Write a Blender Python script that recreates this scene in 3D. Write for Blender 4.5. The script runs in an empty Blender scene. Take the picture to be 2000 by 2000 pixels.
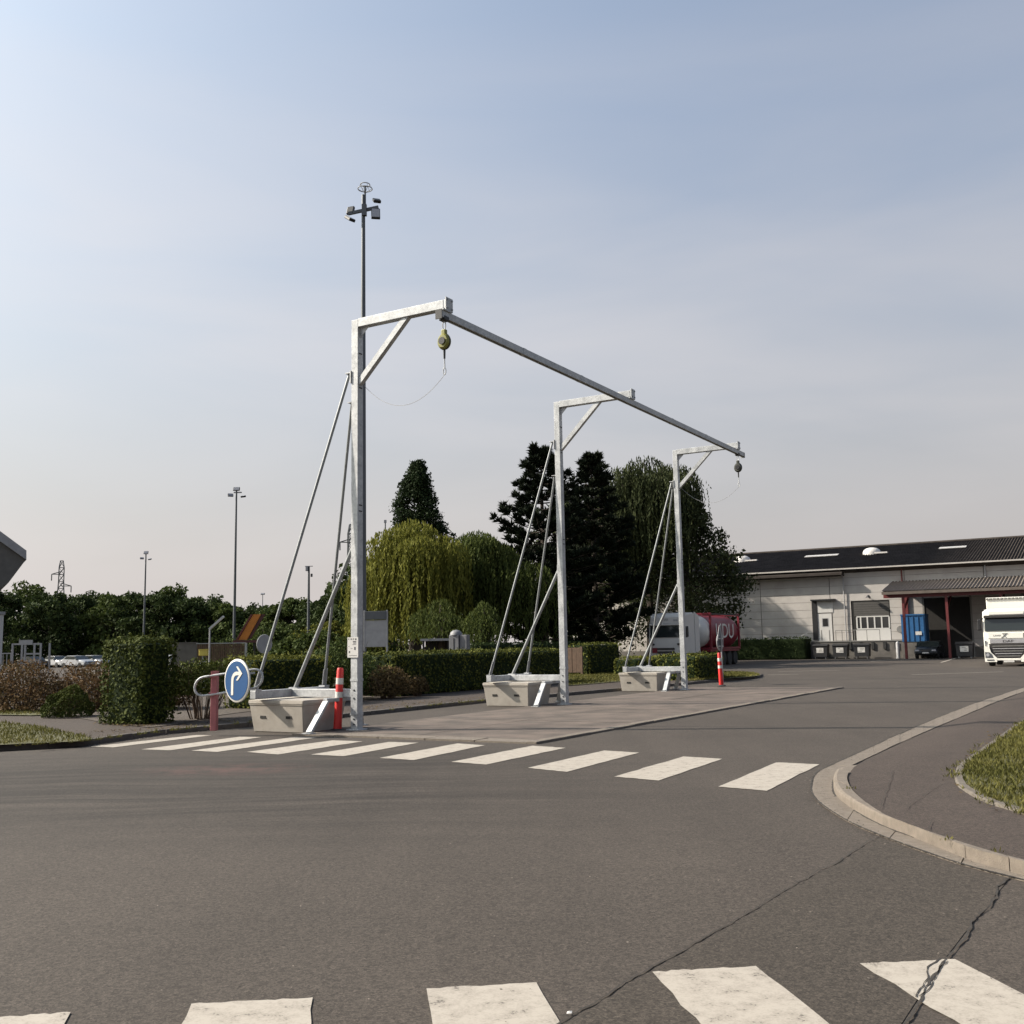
import bpy, bmesh, math, random
import numpy as np
from mathutils import Vector, Matrix
R = math.radians
random.seed(7); RNG = np.random.default_rng(7)
scene = bpy.context.scene
col = scene.collection

# ---------------------------------------------------------------- camera
CAM_H, F_PX, PITCH, ROLL = 1.6, 2029.0, R(7.38), R(-1.02)
cam_d = bpy.data.cameras.new("Camera"); cam = bpy.data.objects.new("Camera", cam_d); col.objects.link(cam)
fw = Vector((0, math.cos(PITCH), math.sin(PITCH))); up0 = Vector((0, -math.sin(PITCH), math.cos(PITCH))); rt0 = Vector((1, 0, 0))
rt = rt0 * math.cos(ROLL) + up0 * math.sin(ROLL); up = -rt0 * math.sin(ROLL) + up0 * math.cos(ROLL)
cam.matrix_world = Matrix(((rt.x, up.x, -fw.x, 0), (rt.y, up.y, -fw.y, 0), (rt.z, up.z, -fw.z, CAM_H), (0, 0, 0, 1)))
cam_d.sensor_width = 36; cam_d.lens = 36 * F_PX / 2000; cam_d.clip_end = 6000; cam_d.clip_start = 0.05
scene.camera = cam
# ---------------------------------------------------------------- sky, sun, exposure
SUN_EL, SUN_DIR = R(35), Vector((math.sin(R(-82)), math.cos(R(-82)), 0))      # horizontal direction towards the sun
world = bpy.data.worlds.new("World"); scene.world = world; world.use_nodes = True
wn, wl = world.node_tree.nodes, world.node_tree.links
bg = wn["Background"]; bg.inputs[1].default_value = 0.1
sky = wn.new("ShaderNodeTexSky"); sky.sky_type = 'NISHITA'; sky.sun_disc = False
sky.sun_elevation = SUN_EL; sky.sun_rotation = math.atan2(SUN_DIR.x, SUN_DIR.y)
sky.altitude = 0; sky.air_density = 1.0; sky.dust_density = 7.0; sky.ozone_density = 1.8
# ground haze thickening towards the horizon all round, and thin cirrus streaks over the whole dome
tc = wn.new("ShaderNodeTexCoord"); sx = wn.new("ShaderNodeSeparateXYZ"); wl.new(tc.outputs['Generated'], sx.inputs[0])
ml = wn.new("ShaderNodeMath"); ml.operation = 'MULTIPLY'; ml.inputs[1].default_value = -2.5; wl.new(sx.outputs[2], ml.inputs[0])
ex = wn.new("ShaderNodeMath"); ex.operation = 'EXPONENT'; ex.use_clamp = True; wl.new(ml.outputs[0], ex.inputs[0])
dt = wn.new("ShaderNodeVectorMath"); dt.operation = 'DOT_PRODUCT'; dt.inputs[1].default_value = tuple(SUN_DIR); wl.new(tc.outputs['Generated'], dt.inputs[0])
sf = wn.new("ShaderNodeMapRange"); sf.inputs[1].default_value = -1; sf.inputs[2].default_value = 1; sf.inputs[3].default_value = .70; sf.inputs[4].default_value = 1.30; wl.new(dt.outputs['Value'], sf.inputs[0])
hc = wn.new("ShaderNodeVectorMath"); hc.operation = 'SCALE'; hc.inputs[0].default_value = (2.98, 2.74, 2.66); wl.new(sf.outputs[0], hc.inputs['Scale'])
cc = wn.new("ShaderNodeVectorMath"); cc.operation = 'SCALE'; cc.inputs[0].default_value = (3.6, 3.4, 3.38); wl.new(sf.outputs[0], cc.inputs['Scale'])
hz = wn.new("ShaderNodeMix"); hz.data_type = 'RGBA'; wl.new(hc.outputs[0], hz.inputs[7]); wl.new(ex.outputs[0], hz.inputs[0]); tn = wn.new('ShaderNodeVectorMath'); tn.operation = 'MULTIPLY'; tn.inputs[1].default_value = (0.86, 1.03, 1.08); wl.new(sky.outputs[0], tn.inputs[0]); wl.new(tn.outputs[0], hz.inputs[6])
mp = wn.new("ShaderNodeMapping"); mp.inputs['Scale'].default_value = (0.8, 1.3, 4.2); mp.inputs['Rotation'].default_value = (0.22, 0.30, 0.9)
nz = wn.new("ShaderNodeTexNoise"); nz.inputs['Scale'].default_value = 1.9; nz.inputs['Detail'].default_value = 5; nz.inputs['Roughness'].default_value = 0.45; nz.inputs['Distortion'].default_value = 0.4
rp = wn.new("ShaderNodeMapRange"); rp.inputs[1].default_value = 0.36; rp.inputs[2].default_value = 0.68; rp.inputs[3].default_value = 0.05; rp.inputs[4].default_value = 0.55
mx = wn.new("ShaderNodeMix"); mx.data_type = 'RGBA'; wl.new(cc.outputs[0], mx.inputs[7])
wl.new(tc.outputs['Generated'], mp.inputs[0]); wl.new(mp.outputs[0], nz.inputs[0]); wl.new(nz.outputs[0], rp.inputs[0])
b1 = wn.new("ShaderNodeMapRange"); b1.interpolation_type = 'SMOOTHSTEP'; b1.inputs[1].default_value = -.02; b1.inputs[2].default_value = .2; wl.new(sx.outputs[2], b1.inputs[0])
b2 = wn.new("ShaderNodeMapRange"); b2.interpolation_type = 'SMOOTHSTEP'; b2.inputs[1].default_value = .26; b2.inputs[2].default_value = .62; b2.inputs[3].default_value = 1.0; b2.inputs[4].default_value = .08; wl.new(sx.outputs[2], b2.inputs[0])
bm_ = wn.new("ShaderNodeMath"); bm_.operation = 'MULTIPLY'; wl.new(b1.outputs[0], bm_.inputs[0]); wl.new(b2.outputs[0], bm_.inputs[1]); bm2 = wn.new("ShaderNodeMath"); bm2.operation = 'MULTIPLY'; wl.new(bm_.outputs[0], bm2.inputs[0]); wl.new(rp.outputs[0], bm2.inputs[1])
wl.new(bm2.outputs[0], mx.inputs[0]); wl.new(hz.outputs[2], mx.inputs[6]); wl.new(mx.outputs[2], bg.inputs[0])
sun_d = bpy.data.lights.new("Sun", 'SUN'); sun = bpy.data.objects.new("Sun", sun_d); col.objects.link(sun)
sun_d.energy = 4.3; sun_d.angle = R(0.9); sun_d.color = (1.0, 0.905, 0.785)
to_sun = Vector((SUN_DIR.x * math.cos(SUN_EL), SUN_DIR.y * math.cos(SUN_EL), math.sin(SUN_EL)))
sun.rotation_euler = (-to_sun).to_track_quat('-Z', 'Y').to_euler()
sun.location = (-30, 0, 40)
scene.view_settings.view_transform = 'Standard'; scene.view_settings.look = 'None'
scene.view_settings.exposure = 1.1; scene.view_settings.gamma = 1.0
scene.render.resolution_x = scene.render.resolution_y = 1024

# ---------------------------------------------------------------- places
def ray(px, py): return fw + rt * ((px - 1000) / F_PX) - up * ((py - 1000) / F_PX)
def G(px, py, z=0.0):                       # pixel -> point on the level z
    d = ray(px, py); t = (z - CAM_H) / d.z
    return Vector((d.x * t, d.y * t, z))
def D(px, py, y):                           # pixel -> point at the distance y
    d = ray(px, py); t = y / d.y
    return Vector((d.x * t, y, CAM_H + d.z * t))
UA = R(59.54); U = Vector((math.cos(UA), math.sin(UA), 0)); V = Vector((U.y, -U.x, 0)); RZ = UA - math.pi / 2
P0 = Vector((-3.255, 20.833, 0))
def uv(u, v, z=0.0): return P0 + U * u + V * v + Vector((0, 0, z))
def to_uv(p): q = p - P0; return q.dot(U), q.dot(V)
WALL_U = 80.8
def W(px, py):                              # pixel -> (x along the warehouse front, z)
    d = ray(px, py); o = Vector((0, 0, CAM_H)); t = (WALL_U - (o - P0).dot(U)) / d.dot(U); p = o + d * t
    return (p - P0).dot(V), p.z

# ---------------------------------------------------------------- materials
MATS = {}
def new_mat(name):
    m = bpy.data.materials.new(name); m.use_nodes = True; MATS[name] = m
    return m, m.node_tree.nodes, m.node_tree.links, m.node_tree.nodes['Principled BSDF']
def pm(name, c, rough=0.6, metal=0.0, var=0.12, scale=4.0, bump=0.0, bscale=60.0, c2=None, dirt=0.0, spec=0.5):
    """plain surface: two-tone noise, optional second tone in blotches, fine relief"""
    m, n, l, b = new_mat(name)
    g = n.new('ShaderNodeNewGeometry'); nz = n.new('ShaderNodeTexNoise'); nz.inputs['Scale'].default_value = scale; nz.inputs['Detail'].default_value = 5
    l.new(g.outputs['Position'], nz.inputs['Vector'])
    r = n.new('ShaderNodeValToRGB'); r.color_ramp.elements[0].position = 0.3; r.color_ramp.elements[1].position = 0.7
    ca = [x * (1 - var) for x in c]; cb = [min(1, x * (1 + var)) for x in (c2 or c)]
    r.color_ramp.elements[0].color = (*ca, 1); r.color_ramp.elements[1].color = (*cb, 1)
    l.new(nz.outputs[0], r.inputs[0]); out = r.outputs[0]
    if dirt:
        n2 = n.new('ShaderNodeTexNoise'); n2.inputs['Scale'].default_value = scale * 0.35; n2.inputs['Detail'].default_value = 8; n2.inputs['Roughness'].default_value = 0.7
        l.new(g.outputs['Position'], n2.inputs['Vector'])
        r2 = n.new('ShaderNodeValToRGB'); r2.color_ramp.elements[0].position = 0.48; r2.color_ramp.elements[1].position = 0.72
        r2.color_ramp.elements[0].color = (0, 0, 0, 1); r2.color_ramp.elements[1].color = (dirt, dirt, dirt, 1)
        mx = n.new('ShaderNodeMix'); mx.data_type = 'RGBA'; mx.inputs[7].default_value = (c[0] * .45, c[1] * .4, c[2] * .34, 1)
        l.new(n2.outputs[0], r2.inputs[0]); l.new(r2.outputs[0], mx.inputs[0]); l.new(out, mx.inputs[6]); out = mx.outputs[2]
    l.new(out, b.inputs['Base Color'])
    b.inputs['Roughness'].default_value = rough; b.inputs['Metallic'].default_value = metal; b.inputs['Specular IOR Level'].default_value = spec
    if bump:
        n3 = n.new('ShaderNodeTexNoise'); n3.inputs['Scale'].default_value = bscale; n3.inputs['Detail'].default_value = 4
        l.new(g.outputs['Position'], n3.inputs['Vector'])
        bp = n.new('ShaderNodeBump'); bp.inputs['Strength'].default_value = bump; bp.inputs['Distance'].default_value = 0.02
        l.new(n3.outputs[0], bp.inputs['Height']); l.new(bp.outputs[0], b.inputs['Normal'])
    return m
def leaf_mat(name, c1, c2, trans=0.2, rough=0.75, spec=0.08):
    m, n, l, b = new_mat(name)
    a = n.new('ShaderNodeAttribute'); a.attribute_name = 'tint'
    r = n.new('ShaderNodeValToRGB'); r.color_ramp.elements[0].color = (*c1, 1); r.color_ramp.elements[1].color = (*c2, 1)
    l.new(a.outputs['Fac'], r.inputs[0]); l.new(r.outputs[0], b.inputs['Base Color']); b.inputs['Roughness'].default_value = rough; b.inputs['Specular IOR Level'].default_value = spec
    if trans:
        t = n.new('ShaderNodeBsdfTranslucent'); l.new(r.outputs[0], t.inputs['Color']); ms = n.new('ShaderNodeMixShader'); ms.inputs[0].default_value = trans
        l.new(b.outputs[0], ms.inputs[1]); l.new(t.outputs[0], ms.inputs[2]); l.new(ms.outputs[0], n['Material Output'].inputs['Surface'])
    return m
def asphalt(name, base, speck=0.35, warm=(1.06, 1.0, 0.93), streak=False, seed=0.0):
    m, n, l, b = new_mat(name)
    g = n.new('ShaderNodeNewGeometry')
    def noise(scale, detail=3, rough=.55, mapping=None):
        t = n.new('ShaderNodeTexNoise'); t.inputs['Scale'].default_value = scale; t.inputs['Detail'].default_value = detail; t.inputs['Roughness'].default_value = rough
        if mapping:
            mp_ = n.new('ShaderNodeMapping'); mp_.inputs['Rotation'].default_value = mapping[0]; mp_.inputs['Scale'].default_value = mapping[1]; mp_.inputs['Location'].default_value = (seed, seed, 0)
            l.new(g.outputs['Position'], mp_.inputs[0]); l.new(mp_.outputs[0], t.inputs['Vector'])
        else: l.new(g.outputs['Position'], t.inputs['Vector'])
        return t.outputs[0]
    def ramp(s, p0, v0, p1, v1):
        r = n.new('ShaderNodeMapRange'); r.inputs[1].default_value = p0; r.inputs[2].default_value = p1; r.inputs[3].default_value = v0; r.inputs[4].default_value = v1
        l.new(s, r.inputs[0]); return r.outputs[0]
    def mul(a, c):
        x = n.new('ShaderNodeMath'); x.operation = 'MULTIPLY'; l.new(a, x.inputs[0])
        if isinstance(c, float): x.inputs[1].default_value = c
        else: l.new(c, x.inputs[1])
        return x.outputs[0]
    v = ramp(noise(95, 2, .6), .3, 1 - speck, .7, 1 + speck)
    vo = n.new('ShaderNodeTexVoronoi'); vo.inputs['Scale'].default_value = 130; l.new(g.outputs['Position'], vo.inputs['Vector'])
    v = mul(v, ramp(vo.outputs['Distance'], .0, 1.18, .7, .82))
    vc = n.new('ShaderNodeTexVoronoi'); vc.inputs['Scale'].default_value = 62; l.new(g.outputs['Position'], vc.inputs['Vector'])
    v = mul(v, ramp(vc.outputs['Color'], .0, .6, 1., 1.4)); v = mul(v, ramp(noise(26, 3, .75), .3, .78, .7, 1.2))
    v = mul(v, ramp(noise(.9, 7, .7), .60, 1.0, .74, .86))
    v = mul(v, ramp(noise(.35, 6, .6), .3, .88, .7, 1.1))
    v = mul(v, ramp(noise(2.6, 5, .65), .3, .93, .75, 1.06))
    if streak:      # tyre marks: long dark arcs where lorries turn, and a few along the lane
        xyz = n.new('ShaderNodeSeparateXYZ'); l.new(g.outputs['Position'], xyz.inputs[0])
        def band(out, a, b_, c, d_):
            return mul(ramp(xyz.outputs[out], a, 0., b_, 1.), ramp(xyz.outputs[out], c, 1., d_, 0.))
        for nd in list(n):
            if nd.bl_idname == 'ShaderNodeMapRange': nd.clamp = True
        msk = mul(band(0, -40., -12., -1.5, 2.5), band(1, 8.5, 11., 15., 19.))
        wv = n.new('ShaderNodeTexNoise'); wv.inputs['Scale'].default_value = .22; l.new(g.outputs['Position'], wv.inputs['Vector'])
        wm = n.new('ShaderNodeVectorMath'); wm.operation = 'MULTIPLY_ADD'; wm.inputs[1].default_value = (1.3, 1.3, 0); l.new(wv.outputs['Color'], wm.inputs[0]); l.new(g.outputs['Position'], wm.inputs[2])
        mp2 = n.new('ShaderNodeMapping'); mp2.inputs['Rotation'].default_value = (0, 0, R(-27)); mp2.inputs['Scale'].default_value = (.17, 2.2, 1); l.new(wm.outputs[0], mp2.inputs[0])
        tn_ = n.new('ShaderNodeTexNoise'); tn_.inputs['Scale'].default_value = 1.; tn_.inputs['Detail'].default_value = 6; tn_.inputs['Roughness'].default_value = .66; l.new(mp2.outputs[0], tn_.inputs['Vector'])
        st = ramp(tn_.outputs[0], .42, 1.0, .66, .0)
        st = mul(mul(st, msk), .52); inv = n.new('ShaderNodeMath'); inv.operation = 'SUBTRACT'; inv.inputs[0].default_value = 1.0; l.new(st, inv.inputs[1]); v = mul(v, inv.outputs[0])
        v = mul(v, ramp(noise(1.0, 4, .6, ((0, 0, R(-31)), (1.1, 0.06, 1))), .36, .93, .55, 1.02))
    mc = n.new('ShaderNodeVectorMath'); mc.operation = 'SCALE'; mc.inputs[0].default_value = (base * warm[0], base * warm[1], base * warm[2]); l.new(v, mc.inputs['Scale'])
    if streak:      # old reddish spill in the turning area
        c0 = G(440, 1503); df = n.new('ShaderNodeVectorMath'); df.operation = 'SUBTRACT'; df.inputs[1].default_value = tuple(c0); l.new(g.outputs['Position'], df.inputs[0])
        dm = n.new('ShaderNodeMapping'); dm.inputs['Scale'].default_value = (.75, 1.25, 1); l.new(df.outputs[0], dm.inputs[0]); ln_ = n.new('ShaderNodeVectorMath'); ln_.operation = 'LENGTH'; l.new(dm.outputs[0], ln_.inputs[0])
        pk = mul(ramp(ln_.outputs['Value'], .1, .75, 1.1, 0.), ramp(noise(3.2, 5, .7), .42, 0., .6, 1.))
        mk = n.new('ShaderNodeMix'); mk.data_type = 'RGBA'; mk.inputs[7].default_value = (base * 1.75, base * .92, base * .8, 1); l.new(pk, mk.inputs[0]); l.new(mc.outputs[0], mk.inputs[6]); mc = mk
    l.new(mc.outputs[2 if streak else 0], b.inputs['Base Color']); b.inputs['Roughness'].default_value = 0.85; b.inputs['Specular IOR Level'].default_value = 0.25
    bp = n.new('ShaderNodeBump'); bp.inputs['Strength'].default_value = 0.35; bp.inputs['Distance'].default_value = 0.006
    l.new(noise(140, 3, .6), bp.inputs['Height']); l.new(bp.outputs[0], b.inputs['Normal'])
    return m
def glass_mat(name, c=(0.02, 0.025, 0.025), rough=0.06):
    m, n, l, b = new_mat(name); b.inputs['Base Color'].default_value = (*c, 1); b.inputs['Roughness'].default_value = rough; b.inputs['Specular IOR Level'].default_value = 0.6
    return m
def paint_marking():
    m, n, l, b = new_mat('road_paint'); g = n.new('ShaderNodeNewGeometry')
    a = n.new('ShaderNodeTexNoise'); a.inputs['Scale'].default_value = 9; a.inputs['Detail'].default_value = 9; a.inputs['Roughness'].default_value = .72
    c = n.new('ShaderNodeTexNoise'); c.inputs['Scale'].default_value = 90; c.inputs['Detail'].default_value = 3
    for t in (a, c): l.new(g.outputs['Position'], t.inputs['Vector'])
    s = n.new('ShaderNodeMath'); s.operation = 'MULTIPLY_ADD'; s.inputs[1].default_value = .45; l.new(c.outputs[0], s.inputs[0]); l.new(a.outputs[0], s.inputs[2])
    r = n.new('ShaderNodeValToRGB'); e = r.color_ramp.elements
    e[0].position = .535; e[0].color = (.07, .06, .05, 1); e[1].position = .61; e[1].color = (.245, .217, .183, 1); x = e.new(.8); x.color = (.315, .283, .242, 1)
    l.new(s.outputs[0], r.inputs[0]); l.new(r.outputs[0], b.inputs['Base Color']); b.inputs['Roughness'].default_value = .7
    return m
def galv():
    m, n, l, b = new_mat('galvanised_steel'); g = n.new('ShaderNodeNewGeometry')
    vo = n.new('ShaderNodeTexVoronoi'); vo.inputs['Scale'].default_value = 22; nz = n.new('ShaderNodeTexNoise'); nz.inputs['Scale'].default_value = 3.5; nz.inputs['Detail'].default_value = 6
    l.new(g.outputs['Position'], vo.inputs['Vector']); l.new(g.outputs['Position'], nz.inputs['Vector'])
    ma = n.new('ShaderNodeMath'); ma.operation = 'MULTIPLY_ADD'; ma.inputs[1].default_value = .35; l.new(vo.outputs['Color'], ma.inputs[0]); l.new(nz.outputs[0], ma.inputs[2])
    r = n.new('ShaderNodeValToRGB'); r.color_ramp.elements[0].position = .35; r.color_ramp.elements[1].position = .9
    r.color_ramp.elements[0].color = (.24, .248, .255, 1); r.color_ramp.elements[1].color = (.43, .438, .445, 1)
    l.new(ma.outputs[0], r.inputs[0]); l.new(r.outputs[0], b.inputs['Base Color']); b.inputs['Metallic'].default_value = .25
    rr = n.new('ShaderNodeMapRange'); rr.inputs[3].default_value = .38; rr.inputs[4].default_value = .62; l.new(nz.outputs[0], rr.inputs[0]); l.new(rr.outputs[0], b.inputs['Roughness'])
    return m
GALV = galv(); TUBEG = pm('galvanised_tube', (.19, .20, .205), .5, .3, var=.15, scale=9); PAINT = paint_marking()
ROAD = asphalt('road_asphalt', 0.0495, warm=(1.12, .925, .77), streak=True); WALK = asphalt('walk_asphalt', 0.045, .45, (1.16, .90, .75), seed=3.0); PATCH = asphalt('patch_asphalt', 0.044, .4, (1.09, .90, .73), seed=5.0)
PADM = pm('pad_concrete', (.068, .054, .044), .9, var=.26, scale=1.3, bump=.3, c2=(.092, .070, .057), dirt=.7)
KERB = pm('kerb_concrete', (.135, .112, .090), .85, var=.14, scale=14, bump=.5, bscale=120, dirt=.35)
EDGE = pm('edging_concrete', (.098, .084, .068), .9, var=.2, scale=12, bump=.4, dirt=.4); DKERB = pm('old_kerb_stone', (.075, .065, .058), .9, var=.2, scale=9, bump=.5, bscale=90)
BLOCKC = pm('ballast_concrete', (.335, .305, .265), .8, var=.08, scale=5, bump=.2, bscale=70, dirt=.3)
SOIL = pm('soil', (.045, .033, .024), .95, var=.4, scale=7, bump=.9, bscale=25)
EARTH = pm('field_earth', (.11, .1, .055), .95, var=.3, scale=.4)
GRASSG = pm('lawn_ground', (.06, .058, .02), .95, var=.3, scale=5, bump=.6, bscale=40)
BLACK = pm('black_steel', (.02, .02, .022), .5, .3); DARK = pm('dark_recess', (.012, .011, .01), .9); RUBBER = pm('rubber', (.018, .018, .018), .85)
CRACK = pm('crack_dirt', (.022, .018, .015), .98, var=.4, scale=40)
GREYST = pm('mast_steel', (.085, .092, .10), .5, .4, var=.08); LGREY = pm('light_grey_paint', (.27, .27, .275), .5)
WHITE = pm('white_paint', (.48, .47, .45), .35, var=.03); CREAM = pm('white_lorry_paint', (.70, .68, .62), .3, var=.02)
WALLP = pm('wall_panel', (.37, .348, .325), .75, var=.07, scale=1.2, dirt=.22); WALLBASE = pm('wall_base', (.10, .092, .083), .85, var=.2, scale=2)
DSHUT = pm('dark_shutter', (.055, .052, .048), .7, var=.1); SHUT = pm('shutter_grey', (.16, .155, .145), .6, var=.06); ROOFM = pm('fibre_cement_roof', (.052, .045, .041), 1.0, var=.25, scale=1.3, spec=.0)
CANR = pm('canopy_roof', (.095, .077, .064), .85, var=.2, scale=2); REDST = pm('red_steel', (.10, .012, .013), .55, var=.12); PINK = pm('faded_red_post', (.28, .085, .09), .6, var=.15, scale=8)
BLUE = pm('sign_blue', (.001, .045, .145), .4, var=.05); SKIPB = pm('skip_blue', (.012, .085, .22), .5, var=.12); REDP = pm('delineator_red', (.48, .012, .010), .45, var=.05); TANKR = pm('tank_red', (.15, .008, .018), .45, var=.08)
REFL = pm('reflective_white', (.50, .485, .45), .5, var=.06, scale=20); YELG = pm('arrester_yellow', (.17, .165, .03), .45, var=.15, scale=18)
ORANGE = pm('orange_board', (.42, .14, .012), .5); YELLOW = pm('yellow_box', (.55, .44, .08), .5); BROWN = pm('brown_wood', (.085, .05, .03), .8, var=.25, scale=6); MAROON = pm('dark_red_board', (.06, .012, .012), .6)
GLASS = glass_mat('dark_glass'); PANE = glass_mat('window_glass', (.03, .03, .03), .1); LAMPG = glass_mat('lamp_glass', (.3, .3, .32), .15); DOME = pm('skylight_dome', (.5, .48, .46), .4, var=.03)
CARS = pm('car_silver', (.5, .51, .53), .3, .5, var=.02); CARD = pm('car_dark', (.02, .022, .026), .3, .3, var=.05); CHROME = pm('grille_silver', (.45, .44, .45), .35, .6, var=.05); GRILLE = pm('grille_dark', (.03, .027, .026), .5)
BARK = pm('bark', (.04, .03, .022), .9, var=.35, scale=6, bump=.6, bscale=20); TWIG = pm('twig', (.085, .055, .035), .9, var=.3, scale=10)
L_DARK = leaf_mat('leaf_dark', (.016, .026, .009), (.046, .064, .020)); L_MID = leaf_mat('leaf_mid', (.027, .042, .012), (.075, .096, .026)); L_HEDGE = leaf_mat('leaf_hedge', (.022, .034, .008), (.088, .100, .021), .1)
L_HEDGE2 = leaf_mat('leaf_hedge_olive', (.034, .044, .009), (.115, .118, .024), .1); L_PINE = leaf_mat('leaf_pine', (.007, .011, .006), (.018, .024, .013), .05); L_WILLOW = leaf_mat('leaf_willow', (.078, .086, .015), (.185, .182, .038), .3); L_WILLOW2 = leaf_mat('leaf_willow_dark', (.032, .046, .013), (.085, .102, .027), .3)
L_POP = leaf_mat('leaf_poplar', (.012, .020, .009), (.026, .040, .016)); L_RUST = leaf_mat('leaf_rust', (.060, .048, .022), (.135, .078, .038), .2); L_BROWN = leaf_mat('leaf_brown', (.05, .034, .017), (.13, .092, .042), .2)
L_GRASS = leaf_mat('grass_blade', (.055, .058, .015), (.145, .132, .042), .25); L_YEL = leaf_mat('leaf_yellowgreen', (.055, .062, .012), (.14, .14, .028), .25); L_BIRCH = leaf_mat('leaf_birch', (.018, .025, .010), (.056, .066, .027), .2)

# ---------------------------------------------------------------- mesh helpers
def tag(o, label=None, cat=None, group=None, kind=None):
    if label: o['label'] = label
    if cat: o['category'] = cat
    if group: o['group'] = group
    if kind: o['kind'] = kind
    return o
def thing(name, label, cat, loc=(0, 0, 0), rz=0.0, group=None):
    o = bpy.data.objects.new(name, None); col.objects.link(o); o.empty_display_size = .2
    o.location = loc; o.rotation_euler = (0, 0, rz)
    return tag(o, label, cat, group)
def setting(name): 
    o = bpy.data.objects.new(name, None); col.objects.link(o); return tag(o, kind='structure')
class MB:
    def __init__(s): s.v = []; s.f = []
    def add(s, vs, fs):
        k = len(s.v); s.v += [tuple(p) for p in vs]; s.f += [tuple(i + k for i in f) for f in fs]; return s
    def box(s, c, d, rot=None):
        c = Vector(c); h = Vector(d) / 2; vs = []
        for sx in (-1, 1):
            for sy in (-1, 1):
                for sz in (-1, 1):
                    p = Vector((sx * h.x, sy * h.y, sz * h.z)); vs.append(c + (rot @ p if rot else p))
        return s.add(vs, [(0, 1, 3, 2), (4, 6, 7, 5), (0, 4, 5, 1), (2, 3, 7, 6), (0, 2, 6, 4), (1, 5, 7, 3)])
    def bb(s, x0, x1, y0, y1, z0, z1): return s.box(((x0 + x1) / 2, (y0 + y1) / 2, (z0 + z1) / 2), (abs(x1 - x0), abs(y1 - y0), abs(z1 - z0)))
    def rbox(s, c, d, bev=.02, rot=None, seg=2):
        bm = bmesh.new(); bmesh.ops.create_cube(bm, size=1)
        for v in bm.verts: v.co = Vector((v.co.x * d[0], v.co.y * d[1], v.co.z * d[2]))
        bmesh.ops.bevel(bm, geom=bm.edges[:], offset=bev, segments=seg, affect='EDGES', profile=.5)
        bm.verts.index_update(); c = Vector(c)
        s.add([c + (rot @ v.co if rot else v.co) for v in bm.verts], [[v.index for v in f.verts] for f in bm.faces]); bm.free(); return s
    def bar(s, a, b, w, h, upv=Vector((0, 0, 1))):           # square bar from a to b
        a, b = Vector(a), Vector(b); d = (b - a).normalized(); x = d.cross(upv)
        x = (x if x.length > 1e-4 else d.cross(Vector((0, 1, 0)))).normalized(); y = x.cross(d)
        vs = [p + x * (sx * w / 2) + y * (sy * h / 2) for p in (a, b) for sx, sy in ((-1, -1), (1, -1), (1, 1), (-1, 1))]
        return s.add(vs, [(3, 2, 1, 0), (4, 5, 6, 7)] + [(i, (i + 1) % 4, 4 + (i + 1) % 4, 4 + i) for i in range(4)])
    def tube(s, pts, r, n=8, cap=True):
        pts = [Vector(p) for p in pts]; m = len(pts); rs = r if isinstance(r, (list, tuple)) else [r] * m
        k = len(s.v); x = None
        for i, p in enumerate(pts):
            d = (pts[min(i + 1, m - 1)] - pts[max(i - 1, 0)]).normalized()
            if x is None: x = d.cross(Vector((0, 0, 1))); x = (x if x.length > .05 else d.cross(Vector((1, 0, 0)))).normalized()
            else: x = (x - d * x.dot(d)).normalized()
            y = d.cross(x)
            for j in range(n): a = 2 * math.pi * j / n; s.v.append(tuple(p + (x * math.cos(a) + y * math.sin(a)) * rs[i]))
        for i in range(m - 1):
            for j in range(n): s.f.append((k + i * n + j, k + i * n + (j + 1) % n, k + (i + 1) * n + (j + 1) % n, k + (i + 1) * n + j))
        if cap: s.f.append(tuple(k + j for j in range(n))[::-1]); s.f.append(tuple(k + (m - 1) * n + j for j in range(n)))
        return s
    def lathe(s, prof, n=16, c=(0, 0, 0), axis='z'):
        k = len(s.v); c = Vector(c)
        for r, h in prof:
            for j in range(n):
                a = 2 * math.pi * j / n; q = (r * math.cos(a), r * math.sin(a), h)
                if axis == 'y': q = (q[0], q[2], q[1])
                if axis == 'x': q = (q[2], q[0], q[1])
                s.v.append(tuple(c + Vector(q)))
        for i in range(len(prof) - 1):
            for j in range(n): s.f.append((k + i * n + j, k + i * n + (j + 1) % n, k + (i + 1) * n + (j + 1) % n, k + (i + 1) * n + j))
        s.f.append(tuple(k + j for j in range(n))[::-1]); s.f.append(tuple(k + (len(prof) - 1) * n + j for j in range(n)))
        return s
    def prism(s, poly, a, b, axes=None):        # polygon (2d) extruded from a to b; axes = (ex, ey, ez) of the polygon plane and depth
        ex, ey, ez = axes or (Vector((1, 0, 0)), Vector((0, 1, 0)), Vector((0, 0, 1)))
        n = len(poly); vs = [ex * p[0] + ey * p[1] + ez * t for t in (a, b) for p in poly]
        return s.add(vs, [tuple(range(n))[::-1], tuple(range(n, 2 * n))] + [(i, (i + 1) % n, n + (i + 1) % n, n + i) for i in range(n)])
    def build(s, name, m, parent=None, smooth=False, kind=None, loc=None, rot=None):
        me = bpy.data.meshes.new(name); me.from_pydata(s.v, [], s.f); me.update()
        bm = bmesh.new(); bm.from_mesh(me); bmesh.ops.recalc_face_normals(bm, faces=bm.faces[:]); bm.to_mesh(me); bm.free()
        return mesh_obj(name, me, m, parent, smooth, kind, loc, rot)
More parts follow.
